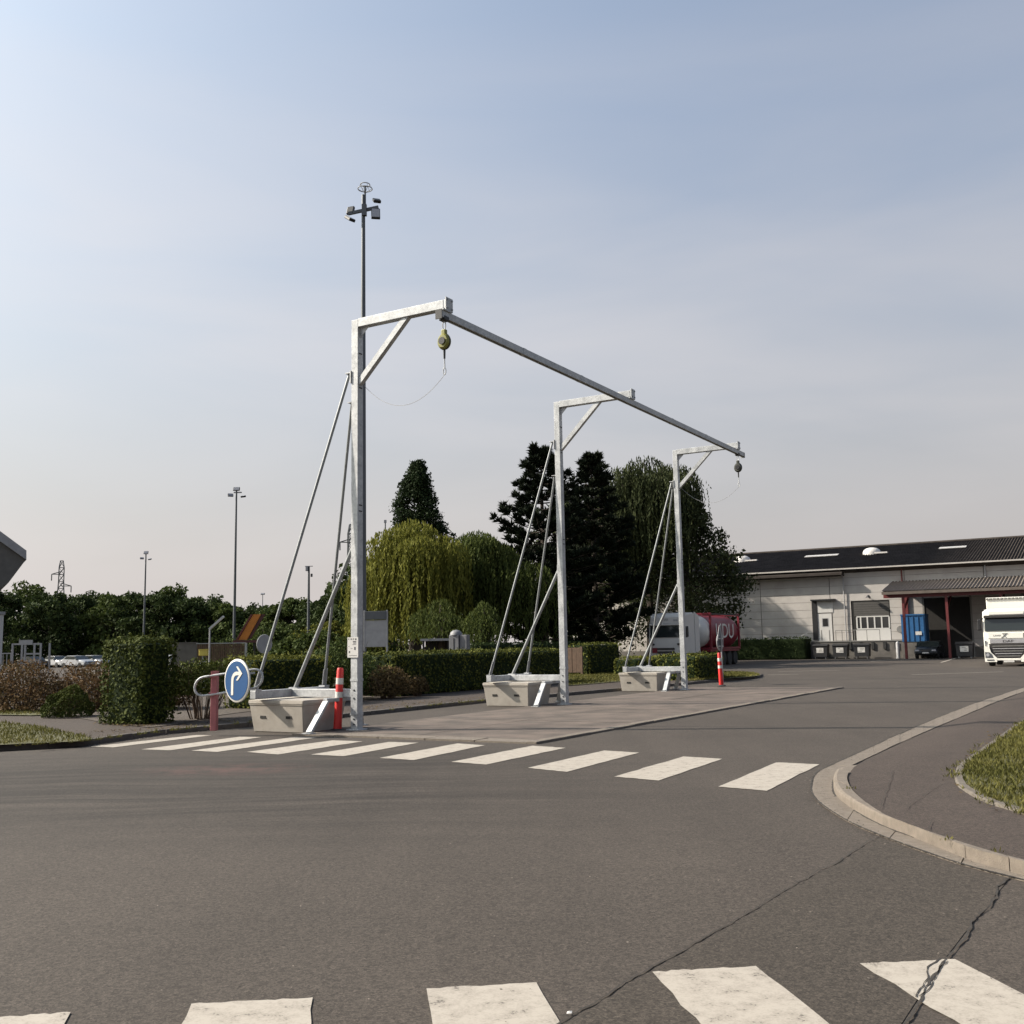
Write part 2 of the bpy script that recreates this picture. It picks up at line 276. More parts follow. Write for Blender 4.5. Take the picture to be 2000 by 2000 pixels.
def mesh_obj(name, me, m, parent=None, smooth=False, kind=None, loc=None, rot=None):
    if m and not me.materials: me.materials.append(m)
    if smooth:
        me.polygons.foreach_set('use_smooth', [True] * len(me.polygons))
        try: me.set_sharp_from_angle(angle=R(40))
        except Exception: pass
    o = bpy.data.objects.new(name, me); col.objects.link(o)
    if parent: o.parent = parent
    if loc is not None: o.location = loc
    if rot is not None: o.rotation_euler = rot
    if kind: o['kind'] = kind
    return o
XZ = (Vector((1, 0, 0)), Vector((0, 0, 1)), Vector((0, 1, 0)))      # polygon in x-z, depth along y
YZ = (Vector((0, 1, 0)), Vector((0, 0, 1)), Vector((1, 0, 0)))
def text(name, s, size, m, parent, loc, rot=(math.pi / 2, 0, 0), depth=.004, sx=1.0):
    c = bpy.data.curves.new(name, 'FONT'); c.body = s; c.size = size; c.extrude = depth; c.align_x = 'CENTER'; c.align_y = 'CENTER'; c.resolution_u = 3
    t = bpy.data.objects.new(name, c); col.objects.link(t); bpy.context.view_layer.update()
    me = bpy.data.meshes.new_from_object(t.evaluated_get(bpy.context.evaluated_depsgraph_get())); bpy.data.objects.remove(t)
    for v in me.vertices: v.co.x *= sx
    me.materials.clear(); return mesh_obj(name, me, m, parent, loc=loc, rot=rot)
def sheet(name, pts, m, z, parent=None, kind=None, skirt=0.0):
    mb = MB(); n = len(pts)
    if skirt: mb.prism([(p.x, p.y) for p in pts], z - skirt, z)
    else: mb.add([(p.x, p.y, z) for p in pts], [tuple(range(n))])
    o = mb.build(name, m, parent); 
    if kind: o['kind'] = kind
    return o
def inside(px, py, poly):
    ins = np.zeros(len(px), bool); n = len(poly); j = n - 1
    for i in range(n):
        xi, yi, xj, yj = poly[i].x, poly[i].y, poly[j].x, poly[j].y
        c = ((yi > py) != (yj > py)) & (px < (xj - xi) * (py - yi) / (yj - yi + 1e-12) + xi); ins ^= c; j = i
    return ins
def cards(name, P, A, B, m, parent=None, kind=None, tint=None):
    """leaf cards: diamonds centred on P with half axes A (long) and B (wide)"""
    n = len(P); co = np.stack([P - A, P + B, P + A, P - B], 1).reshape(-1, 3).astype(np.float32)
    me = bpy.data.meshes.new(name); me.vertices.add(4 * n); me.vertices.foreach_set('co', co.ravel())
    me.loops.add(4 * n); me.loops.foreach_set('vertex_index', np.arange(4 * n, dtype=np.int32)); me.polygons.add(n); me.polygons.foreach_set('loop_start', np.arange(0, 4 * n, 4, dtype=np.int32))
    try: me.polygons.foreach_set('loop_total', np.full(n, 4, dtype=np.int32))
    except Exception: pass
    at = me.attributes.new('tint', 'FLOAT', 'FACE'); at.data.foreach_set('value', (RNG.random(n) if tint is None else tint).astype(np.float32))
    me.update(calc_edges=True); return mesh_obj(name, me, m, parent, kind=kind)
def unit(n): v = RNG.normal(size=(n, 3)); return v / np.linalg.norm(v, axis=1, keepdims=True)
def leafset(P, size, elong=1.7, nrm=None, spread=1.0, sv=.35):
    n = len(P); N = unit(n)
    if nrm is not None: N = nrm + spread * N; N /= np.linalg.norm(N, axis=1, keepdims=True)
    A = np.cross(N, unit(n)); A /= np.linalg.norm(A, axis=1, keepdims=True) + 1e-9; B = np.cross(N, A)
    s = size * (1 + sv * RNG.normal(size=(n, 1))).clip(.4, 1.8)
    return A * s * .5, B * s * .5 / elong
def noise3(P, f, seed=0):
    r = np.random.default_rng(seed); o = np.zeros(len(P))
    for k in range(5): d = r.normal(size=3) * f * (1 + .6 * k); o += np.sin(P @ d + r.random() * 6.28) / (1 + .5 * k)
    return o / 2.2

# ================================================================ THE GROUND
TOP = 0.10                                   # pavement level
gr = MB().add([(-3000, -600, -.03), (3000, -600, -.03), (3000, 4000, -.03), (-3000, 4000, -.03)], [(0, 1, 2, 3)]).build('ground', EARTH); gr['kind'] = 'structure'
road = MB(); nx, ny = 40, 40
road.add([(-70 + 220 * i / nx, -25 + 170 * j / ny, 0) for j in range(ny + 1) for i in range(nx + 1)], [(j * (nx + 1) + i, j * (nx + 1) + i + 1, (j + 1) * (nx + 1) + i + 1, (j + 1) * (nx + 1) + i) for j in range(ny) for i in range(nx)])
road = road.build('road', ROAD); road['kind'] = 'structure'
# trench patch between the two cracks, and the cracks themselves
c1 = [(1722, 1632), (1680, 1656), (1627, 1691), (1560, 1724), (1500, 1761), (1440, 1797), (1380, 1828), (1330, 1858), (1279, 1885), (1190, 1940), (1114, 1986), (1040, 2030), (900, 2110)]
c2 = [(1973, 1716), (1945, 1748), (1930, 1772), (1901, 1802), (1880, 1828), (1862, 1852), (1845, 1874), (1828, 1900), (1812, 1925), (1789, 1957), (1761, 2000), (1720, 2060), (1680, 2120)]
sheet('asphalt_patch', [G(*p) for p in c1] + [G(*p) for p in c2[::-1]] + [G(1900, 1702), G(1810, 1672)], PATCH, .003, road)
def crack(pts, w, zc=.0092, z=0.0):
    mb = MB(); P = []
    for a, b in zip(pts[:-1], pts[1:]):
        a, b = G(*a, z), G(*b, z); n = max(2, int((b - a).length / .04))
        P += [a.lerp(b, i / n) for i in range(n)]
    L = []; Rr = []; off = 0
    for i, p in enumerate(P):
        d = (P[min(i + 1, len(P) - 1)] - P[max(i - 1, 0)]).normalized(); s = Vector((-d.y, d.x, 0)); off = off * .85 + random.gauss(0, .005)
        ww = w * random.uniform(.35, 1.5); q = p + s * off; L.append(q + s * ww / 2); Rr.append(q - s * ww / 2)
    n = len(P); mb.add([(p.x, p.y, zc) for p in L + Rr], [(i, i + 1, n + i + 1, n + i) for i in range(n - 1)])
    return mb.build('crack', CRACK, road)
crack(c1, .009); crack(c2, .012)
crack([(1845, 1874), (1822, 1893), (1806, 1930), (1789, 1957)], .007); crack([(1850, 1880), (1838, 1905), (1815, 1940), (1792, 1955)], .006)
for q_ in ([(1722, 1580), (1732, 1556), (1734, 1535), (1745, 1505)], [(1770, 1580), (1800, 1556), (1840, 1530)], [(1815, 1622), (1822, 1602)]): crack(q_, .006, TOP + .006, TOP)
# zebra crossings
def stripe_quad(q, par):
    P = [G(*p) for p in q]; mb = MB(); n = 10      # slightly ragged edges, 1-3 cm
    loop = []
    for a, b in zip(P, P[1:] + P[:1]):
        s = Vector((-(b - a).y, (b - a).x, 0)).normalized()
        for i in range(n): loop.append(a.lerp(b, i / n) + s * (random.gauss(0, .006) if i else 0))
    mb.add([(p.x, p.y, .006) for p in loop], [tuple(range(len(loop)))]); return mb.build('stripe', PAINT, par)
zc = setting('zebra_crossing'); tag(zc, 'zebra crossing of ten white stripes in front of the nearest steel frame')
for q in [[(1402.8, 1537.2), (1497.5, 1545.5), (1600.7, 1493.7), (1516.8, 1489.6)], [(1200, 1517.6), (1286.3, 1525.4), (1410.6, 1482.8), (1334.5, 1478.2)], [(1031.1, 1500.4), (1107.2, 1508.4), (1248.5, 1470.7), (1180.1, 1466.4)],
          [(880.8, 1488.8), (949.6, 1493.9), (1105.4, 1461.3), (1040.2, 1457)], [(741.3, 1480.9), (808.3, 1485.2), (947, 1456.2), (893.5, 1452.6)], [(607.2, 1474.3), (670.7, 1477.6), (817.4, 1451.2), (759.4, 1449.7)],
          [(481.9, 1469.3), (543, 1474.2), (708.7, 1448.6), (650, 1446.5)], [(373.2, 1466.7), (424, 1469.3), (617.8, 1441.4), (575, 1440)], [(275.4, 1464.2), (333, 1465.9), (510.9, 1440.3), (468, 1439.5)], [(177.5, 1458.8), (222, 1460.2), (413, 1436.7), (384, 1436)]]:
    stripe_quad(q, zc)
zn = setting('zebra_crossing'); tag(zn, 'near zebra crossing cut off by the bottom edge of the photo')
for a, b in [((1679.1, 1883.6), (1865.4, 1875.4)), ((1274.3, 1900.2), (1476.2, 1888.8)), ((833, 1933), (1047.6, 1920.9)), ((373.7, 1963), (610.8, 1950.6)), ((-75, 1993), (137.7, 1979.6))]:
    A, B = G(*a), G(*b); dr = Vector((math.cos(R(-81)), math.sin(R(-81)), 0)) * 2.6; P = [A, B, B + dr, A + dr]
    mb = MB(); loop = []
    for p, q in zip(P, P[1:] + P[:1]):
        s = Vector((-(q - p).y, (q - p).x, 0)).normalized()
        for i in range(16): loop.append(p.lerp(q, i / 16) + s * (random.gauss(0, .006) if i else 0))
    mb.add([(p.x, p.y, .006) for p in loop], [tuple(range(len(loop)))]).build('stripe', PAINT, zn)
# faded yard lines in front of the warehouse
for a, b in [((1440, 1307), (1530, 1303)), ((1520, 1312), (1640, 1309)), ((1700, 1292), (1790, 1285)), ((1838, 1294), (1868, 1285)), ((1780, 1318), (1960, 1312)), ((1500, 1318), (1560, 1317))]:
    A, B = G(*a), G(*b); s = Vector((-(B - A).y, (B - A).x, 0)).normalized() * .07
    MB().add([(p.x, p.y, .005) for p in (A + s, B + s, B - s, A - s)], [(0, 1, 2, 3)]).build('painted_line', PAINT, road)

# loading pad: concrete slabs with open joints, kerb on its far side
pad = setting('loading_pad')
us = [-.62, 3.4, 7.5, 11.6, 15.8, 20.2]
for i, (a, b) in enumerate(zip(us[:-1], us[1:])):
    for v0, v1 in ((-.55, 1.98), (2.0, 4.55)):
        P = [uv(a + .012, v0), uv(b - .012, v0), uv(b - .012, v1), uv(a + .012, v1)]; sheet('slab', P, PADM, .022 + random.uniform(-.003, .003), pad, skirt=.03)
for k in range(5):
    a, b = -.5 + k * 1.03, -.5 + k * 1.03 + 1.01
    sheet('edge_slab', [uv(-1.12, a), uv(-.65, a), uv(-.65, b), uv(-1.12, b)], KERB, .03 + random.uniform(-.004, .004), pad, skirt=.035)
k = 0; u = -1.12
while u < 20.2:
    L = min(1.0, 20.3 - u); mb = MB().rbox((0, 0, 0), (.2, L - .01, .16), .012); mb.build('kerb_stone', KERB, pad, loc=uv(u + L / 2, 4.72 + random.uniform(-.008, .008), -.04 + random.uniform(-.006, .006)), rot=(0, random.gauss(0, .02), RZ)); u += 1.0

# left island: kerb stones, walk, planting soil, lawns
kl = [(0, 1466), (60, 1463.5), (130, 1460), (180, 1455), (260, 1443), (330, 1433.5), (400, 1427.5), (520, 1417), (708, 1398), (944, 1373), (1130, 1357), (1300, 1341.5), (1400, 1332), (1465, 1326), (1492, 1321)]
isl_front = [Vector((-40, -3, 0)), Vector((-14, 14.6, 0))] + [G(*p) for p in kl]
isl_back = [G(1486, 1317), G(1430, 1312.5), G(1330, 1311), Vector((6, 62, 0)), Vector((-6, 60, 0)), Vector((-14, 50, 0)), Vector((-45, 50, 0)), Vector((-45, -3, 0))]
def shrink(P, d):
    out = []
    for i, p in enumerate(P):
        t = (P[min(i + 1, len(P) - 1)] - P[max(i - 1, 0)]).normalized(); out.append(p + Vector((-t.y, t.x, 0)) * d)
    return out
isl_in = shrink(isl_front, .14)
isl = sheet('island_walk', isl_in + isl_back, WALK, TOP - .006, None, 'structure', skirt=.1)
def resample(P, step):
    out = [P[0].copy()]; acc = 0
    for a, b in zip(P[:-1], P[1:]):
        L = (b - a).length; t = step - acc
        while t < L: out.append(a.lerp(b, t / L)); t += step
        acc = (acc + L) % step if True else 0
    return out
kerb = setting('kerb')
Q = resample(isl_front[1:], 1.0)
for a, b in zip(Q[:-1], Q[1:]):
    if a.y < 12: continue
    d = (b - a).normalized(); s = Vector((-d.y, d.x, 0)); m = (a + b) / 2 + s * .065
    MB().rbox((0, 0, 0), ((b - a).length - .012, .13, .2), .012).build('kerb_stone', DKERB, kerb, loc=(m.x, m.y, TOP - .1 + random.uniform(-.006, .006)), rot=(random.gauss(0, .02), 0, math.atan2(d.y, d.x)))
soil = sheet('planting_bed', [G(*p, TOP) for p in [(-400, 1372), (0, 1379), (70, 1388), (150, 1402), (215, 1414), (290, 1421), (345, 1415), (430, 1397), (520, 1385), (700, 1364), (960, 1338), (1095, 1328), (1095, 1316), (1230, 1311), (1240, 1318), (1330, 1318), (1330, 1309)]] + [Vector((5.5, 61.5, 0)), Vector((-5.9, 59.6, 0)), Vector((-13.9, 49.6, 0)), Vector((-44, 49.6, 0)), Vector((-44, 30, 0))], SOIL, TOP + .006, None, 'structure')
def lawn(name, pix, n, h, z=TOP, sz=.012):
    P = [G(*p, z) for p in pix] if not isinstance(pix[0], Vector) else pix
    o = sheet(name, P, GRASSG, z + .012, None, 'structure')
    xs = np.array([p.x for p in P]); ys = np.array([p.y for p in P]); x = RNG.uniform(xs.min(), xs.max(), n * 3); y = RNG.uniform(ys.min(), ys.max(), n * 3)
    k = inside(x, y, P); x, y = x[k][:n], y[k][:n]
    dens = noise3(np.stack([x, y, 0 * x], 1), 2.2, 5); keep = RNG.random(len(x)) < (.65 + .35 * dens); x, y = x[keep], y[keep]; m = len(x)
    hh = h * RNG.uniform(.5, 1.3, (m, 1)) * (1 + .3 * noise3(np.stack([x, y, 0 * x], 1), 3., 8)[:, None])
    d = np.concatenate([RNG.normal(0, .55, (m, 2)), np.ones((m, 1))], 1); d /= np.linalg.norm(d, axis=1, keepdims=True); A = d * hh / 2
    a = RNG.uniform(0, 6.28, m); B = np.stack([np.cos(a), np.sin(a), 0 * a], 1) * sz * RNG.uniform(.6, 1.4, (m, 1))
    Pt = np.stack([x, y, np.full(m, z + .012)], 1) + A
    t = (.5 + .35 * noise3(Pt, 1.1, 11) + RNG.normal(0, .18, m)).clip(0, 1)
    cards('grass', Pt, A, B, L_GRASS, o, 'stuff', t)
    return o
lawn('lawn', [(-400, 1392), (0, 1412), (60, 1418), (120, 1430), (182, 1444), (150, 1449), (60, 1453), (0, 1456), (-120, 1462), (-400, 1478)], 26000, .07, sz=.010)
lawn('lawn', [(-300, 1370), (0, 1383), (75, 1390), (105, 1396), (60, 1398), (0, 1397), (-300, 1385)], 9000, .08, TOP + .008, sz=.012)
lawn('lawn', [(1098, 1340), (1130, 1338), (1225, 1330), (1300, 1325), (1300, 1317), (1225, 1312), (1100, 1317)], 14000, .09, TOP + .008, sz=.02)
lawn('lawn', [(1330, 1331), (1400, 1327), (1455, 1323), (1485, 1319.5), (1470, 1315), (1420, 1313), (1340, 1315)], 12000, .09, TOP + .008, sz=.02)

# right-hand corner: gutter slabs, kerb stones, walk, lawn with edging
gut = [((2150, 1293), (2150, 1299)), ((2000, 1342.7), (2000, 1351)), ((1888, 1380), (1888, 1396)), ((1771.7, 1428), (1771, 1446)), ((1681, 1469.5), (1690, 1484)), ((1625, 1495), (1655, 1500.6)), ((1599.6, 1507), (1640, 1509)), ((1586.7, 1522.6), (1630, 1524)), ((1585.4, 1548), (1628, 1543)), ((1603.5, 1571.7), (1637, 1561)), ((1655, 1605), (1668, 1584.7)), ((1720, 1634), (1731, 1618)), ((1810.6, 1667.5), (1834, 1654.6)), ((1888, 1693), (1896, 1675)), ((2000, 1722), (2000, 1707.6)), ((2300, 1800), (2300, 1780))]
krb = [((1655, 1500.6), (1690, 1484)), ((1640, 1509), (1668, 1498)), ((1630, 1524), (1655, 1515)), ((1628, 1543), (1660, 1536)), ((1637, 1561), (1681, 1558.8)), ((1668, 1584.7), (1716, 1584.7)), ((1731, 1618), (1765, 1607)), ((1834, 1654.6), (1860, 1643)), ((1896, 1675), (1915, 1662)), ((2000, 1707.6), (2000, 1683)), ((2300, 1780), (2300, 1760))]
def pairs(lst, zi=0.0):
    A = [G(*a) for a, b in lst]; B = [G(*b, zi) for a, b in lst]; n = 24
    def cr(P, t):                       # Catmull-Rom
        i = min(int(t), len(P) - 2); f = t - i; p0, p1, p2, p3 = P[max(i - 1, 0)], P[i], P[i + 1], P[min(i + 2, len(P) - 1)]
        return .5 * ((2 * p1) + (p2 - p0) * f + (2 * p0 - 5 * p1 + 4 * p2 - p3) * f * f + (3 * p1 - p0 - 3 * p2 + p3) * f ** 3)
    T = np.linspace(0, len(A) - 1, (len(A) - 1) * n + 1); return [(cr(A, t), cr(B, t)) for t in T]
def stones(name, prs, step, z0, ztop, m, parent, gap=.006, prof=None):
    acc = 0; cur = [prs[0]]; out = []
    for i in range(1, len(prs)):
        acc += ((prs[i][0] + prs[i][1]) / 2 - (prs[i - 1][0] + prs[i - 1][1]) / 2).length; cur.append(prs[i])
        if acc >= step: out.append(cur); cur = [prs[i]]; acc = 0
    if len(cur) > 2: out.append(cur)
    for si, c in enumerate(out):
        n = len(c); dz = random.uniform(-.004, .004); mb = MB(); rows = []
        idx = [0, n // 3, 2 * n // 3, n - 1]
        for q, j in enumerate(idx):
            a, b = c[j][0].copy(), c[j][1].copy()
            if q in (0, 3):
                o = (c[1][0] - c[0][0]).normalized() if q == 0 else (c[n - 2][0] - c[n - 1][0]).normalized(); a += o * gap; b += o * gap
            zt = ztop(si) + dz; w = (b - a); a.z = b.z = 0; w.z = 0
            pts = [(a, z0), (a + w * .02, zt - .035 if zt > .05 else zt - .004), (a + w * .10, zt - .012 if zt > .05 else zt - .001), (a + w * .28, zt), (b, zt), (b, z0)]
            rows.append([Vector((p.x, p.y, z)) for p, z in pts])
        vs = [p for r in rows for p in r]; k = 6
        fs = [(i * k + j, i * k + (j + 1) % k, (i + 1) * k + (j + 1) % k, (i + 1) * k + j) for i in range(3) for j in range(k)] + [tuple(range(k)), tuple(range(3 * k, 4 * k))]
        mb.add(vs, fs).build(name, m, parent)
stones('gutter_slab', pairs(gut), 1.0, -.05, lambda i: .012, KERB, kerb)
def seam(prs, w, z):
    mb = MB(); n = len(prs); L = []; Rr = []
    for i, p in enumerate(prs):
        d = (prs[min(i + 1, n - 1)] - prs[max(i - 1, 0)]).normalized(); sd = Vector((-d.y, d.x, 0)); ww = w * random.uniform(.5, 1.5); L.append(p + sd * ww); Rr.append(p - sd * ww)
    mb.add([(p.x, p.y, z) for p in L + Rr], [(i, i + 1, n + i + 1, n + i) for i in range(n - 1)]).build('dirt_seam', CRACK, kerb)
seam([a for a, b in pairs(gut)][20:], .010, .0148); seam([a for a, b in pairs(krb)], .016, .0152)
stones('kerb_stone', pairs(krb, TOP), .55, -.05, lambda i: min(.035 + .035 * i, .105), KERB, kerb)
wk = [((2150, 1299, .012), (2150, 1335)), ((2000, 1351, .012), (2000, 1403.5)), ((1888, 1396, .012), (1976, 1420)), ((1771, 1446, .014), (1927, 1455)), ((1690, 1484, .035), (1870, 1494)), ((1668, 1498, .07), (1866, 1504)), ((1655, 1515, .09), (1862, 1514.8)), ((1660, 1536, .094), (1864, 1525)), ((1681, 1558.8, .094), (1870, 1535.5)), ((1716, 1584.7, .094), (1885, 1546)), ((1765, 1607, .094), (1906, 1558.8)), ((1860, 1643, .094), (1930, 1569)), ((1915, 1662, .094), (1945, 1574)), ((2000, 1683, .094), (2000, 1590)), ((2300, 1760, .094), (2300, 1680))]
mb = MB(); A = [G(*a) for a, b in wk]; B = [G(*b, TOP) for a, b in wk]; n = len(A); NS = 6
for p, q in zip(A, B):
    for t in range(NS + 1): r_ = p.lerp(q, t / NS); r_.z = p.z + (TOP - .004 - p.z) * min(1, t / 3); mb.v.append(tuple(r_))
for i in range(n - 1):
    for t in range(NS): mb.f.append((i * (NS + 1) + t, i * (NS + 1) + t + 1, (i + 1) * (NS + 1) + t + 1, (i + 1) * (NS + 1) + t))
wko = mb.build('pavement', WALK, smooth=True); wko['kind'] = 'structure'
lp = [Vector(b) for b in B]; li = shrink(lp, -.09)
cen = sum(lp, Vector()) / len(lp)
if (li[6] - lp[6]).dot(cen - lp[6]) < 0: li = shrink(lp, .09)
acc = [(a, b) for a, b in zip(lp, li)]
def dense(prs, n=10): return [(a0.lerp(a1, t / n), b0.lerp(b1, t / n)) for (a0, b0), (a1, b1) in zip(prs[:-1], prs[1:]) for t in range(n)] + [prs[-1]]
stones('edging_stone', dense(acc), .9, -.02, lambda i: TOP + .022, EDGE, kerb, gap=.005)
lawn('lawn', li + [Vector((34, li[-1].y, 0)), Vector((34, li[0].y, 0))], 110000, .075, TOP - .012, sz=.014)
near = li[1:] + [G(2200, 1650, TOP), G(2200, 1420, TOP), G(2050, 1385, TOP)]
lawn('lawn', near, 60000, .065, TOP, sz=.006)

# ================================================================ LIFELINE FRAMES (local x = v, local y = u)
H, PW = 8.36, .17
ORD = ['nearest', 'middle', 'farthest']
def frame(i, stay2_z):
    lab = ['nearest galvanised lifeline frame with white notice on its post, beside the zebra crossing', 'middle one of the three galvanised lifeline frames under the overhead rail', 'farthest galvanised lifeline frame, nearest the white tanker lorry'][i]
    t = thing('lifeline_frame', lab, 'steel frame', uv(8.821 * i + .085, .085, .02), RZ, 'galvanised frames carrying the overhead rail')
    w = PW / 2; Hz = H - .02
    post = MB().rbox((0, 0, Hz / 2), (PW, PW, Hz), .008).build('post', GALV, t)
    for z in (.32, .98): MB().box((0, 0, z), (PW + .016, PW + .016, .05)).build('sleeve', GALV, post)
    bp = MB().rbox((0, 0, .012), (.30, .30, .024), .004); bp.build('base_plate', GALV, post)
    for z in (.12, .22, .62, .78): MB().bb(-.014, .014, -w - .012, -w, z - .014, z + .014).build('bolt', BLACK, post)
    for z in (4.35, 4.47, 7.62, 6.9): MB().bb(w - .001, w + .008, -.05, .05, z - .012, z + .012).build('splice_bolt', BLACK, post)
    arm = MB().rbox((1.14 + w / 2, 0, Hz - .09 + .012), (2.28 - w, PW + .006, .18), .008).build('arm', GALV, t)
    ep = MB().box((2.29, 0, Hz - .085), (.02, .24, .27)); ep.box((2.21, 0, Hz - .215), (.16, .24, .02))
    for yb, zb_ in ((-.085, .0), (.085, .0), (-.085, -.17), (.085, -.17)): MB().lathe([(.016, 0), (.016, .022)], 6, (2.30, yb, Hz + zb_), 'x').build('plate_bolt', TUBEG, arm)
    MB().prism([(w, Hz - .17), (w + .22, Hz - .17), (w, Hz - .39)], -.006, .006, XZ).build('gusset', GALV, arm)
    ep.build('end_plate', GALV, arm)
    MB().bar((w - .02, 0, 7.0), (1.30, 0, Hz - .13), .115, .115, Vector((0, 1, 0))).build('knee_brace', GALV, t)
    # base frame
    beam = MB().rbox((-.84 - w / 2, 0, .72), (1.68 - w, .15, .16), .008).build('base_beam', GALV, t)
    cb = MB().rbox((-1.72, 0, .722), (.15, 2.2, .158), .008).build('cross_beam', GALV, t)
    for s in (-1, 1):
        top = 7.2 if s < 0 else stay2_z
        foot = Vector((-1.72, s * 1.02, .84)); hd = Vector((-w - .09, s * .045, top))
        st = MB().tube([foot, hd], .031, 10).build('stay', TUBEG, t, True)
        lug = MB().box((foot.x, foot.y, .815), (.16, .16, .03)); d = (hd - foot).normalized()
        lug.bar(foot - d * .12, foot + d * .35, .012, .13, Vector((0, 1, 0))); lug.build('stay_lug', GALV, st)
        br = MB().box((-w - .07, s * .04, top + .03), (.16, .13, .018)); br.box((-w - .012, s * .04, top - .06), (.022, .14, .26)); br.build('stay_bracket', GALV, st)
    br = MB().tube([(-1.62, 0, .80), (-w - .02, 0, 3.62)], .043, 10).build('raking_brace', TUBEG, t, True)
    MB().box((-1.62, 0, .815), (.22, .14, .028)).build('brace_foot', GALV, br); MB().box((-w - .012, 0, 3.66), (.022, .13, .24)).build('brace_plate', GALV, br)
    # portal under the beam: top bar and two flared legs outside the ballast block
    pt = MB().rbox((-.36, 0, .60), (.10, 1.05, .07), .006).build('portal_bar', GALV, t)
    for s in (-1, 1):
        fx = -.30 if s < 0 else -.74; leg = MB().bar((-.36, s * .50, .575), (fx, s * 1.05, .03), .13, .05, Vector((0, s, .3))).build('leg', GALV, t)
        MB().box((fx, s * 1.06, .012), (.2, .18, .02)).build('foot_plate', GALV, leg)
    return t
def block(i):
    lab = ['pale concrete ballast block of the nearest frame, behind the leaning red delineator', 'pale concrete ballast block under the middle frame', 'pale concrete ballast block under the farthest frame'][i]
    b = thing('ballast_block', lab, 'concrete block', uv(8.821 * i - .13, -1.26, .002 if i == 0 else .003), RZ, 'concrete ballast blocks under the frames')
    bm = bmesh.new(); bx, by, tx, ty, h = .655, .56, .725, .66, .63
    def ring(x, y, z): return [bm.verts.new((sx * x, sy * y, z)) for sx, sy in ((-1, -1), (1, -1), (1, 1), (-1, 1))]
    rs = [ring(bx, by, 0), ring(tx - .02, ty - .015, h - .09), ring(tx, ty, h - .08), ring(tx, ty, h)]
    bm.faces.new(rs[0][::-1]); bm.faces.new(rs[-1])
    for a, c in zip(rs[:-1], rs[1:]):
        for k in range(4): bm.faces.new((a[k], a[(k + 1) % 4], c[(k + 1) % 4], c[k]))
    bmesh.ops.recalc_face_normals(bm, faces=bm.faces[:])
    bmesh.ops.bevel(bm, geom=[e for e in bm.edges], offset=.014, segments=2, affect='EDGES')
    me = bpy.data.meshes.new('block'); bm.to_mesh(me); bm.free(); mesh_obj('block_body', me, BLOCKC, b)
    for x in (-.36, .32):
        y = -(by + (ty - by) * .3 / .63)
        MB().box((x, y + .032, .30), (.16, .07, .065)).build('fork_slot', DARK, b)
    return b
frames = [frame(i, z) for i, z in enumerate((6.6, 6.25, 7.0))]
for i in range(3): block(i)
# notice on the nearest post
nt = MB().box((-.02, -.085 - .012, 1.62), (.27, .012, .40)).build('notice_plate', WHITE, frames[0]); nt['label'] = 'white printed notice plate'
for x, z, w_, h_ in [(-.1, 1.785, .02, .025), (-.04, 1.785, .03, .025), (.015, 1.785, .03, .022), (.075, 1.78, .035, .032), (.045, 1.735, .08, .02), (.045, 1.705, .07, .015), (.04, 1.675, .09, .008), (.055, 1.60, .035, .06), (-.085, 1.53, .03, .04), (-.03, 1.60, .05, .006), (-.1, 1.64, .03, .006), (.0, 1.46, .2, .006)]:
    MB().box((x - .02, -.1045, z), (w_, .002, h_)).build('print', pm('ink', (.06, .06, .065), .8) if 'ink' not in MATS else MATS['ink'], nt)
# overhead rail
rail = thing('overhead_rail', 'long galvanised overhead lifeline rail hung from the three frames', 'rail', uv(0, 2.3, 0), RZ)
RZ0, RZ1 = 7.985, 8.125
y0, y1 = -.15, 18.35
prof = [(-.06, RZ0), (-.02, RZ0), (-.02, RZ0 + .015), (-.045, RZ0 + .015), (-.045, RZ1 - .015), (.045, RZ1 - .015), (.045, RZ0 + .015), (.02, RZ0 + .015), (.02, RZ0), (.06, RZ0), (.06, RZ1), (-.06, RZ1)]
rl = MB().prism(prof, y0, y1, XZ).build('rail_profile', GALV, rail)
for y in (3.1, 5.9, 11.8, 14.6): MB().box((0, y, (RZ0 + RZ1) / 2 + .002), (.126, .14, RZ1 - RZ0 + .008)).build('splice_sleeve', GALV, rail)
for i in range(3):
    c = MB().box((0, 8.821 * i, RZ1 + .012), (.18, .26, .022))
    for sy in (-.1, .1): c.tube([(.06, 8.821 * i + sy, RZ1), (.06, 8.821 * i + sy, RZ1 + .2)], .011, 6)
    c.build('hanger', GALV, rail)
for y in (y0 - .012, y1 + .012): MB().box((0, y, (RZ0 + RZ1) / 2 - .02), (.15, .02, .19)).build('end_stop', BLACK if y < 0 else GALV, rail)
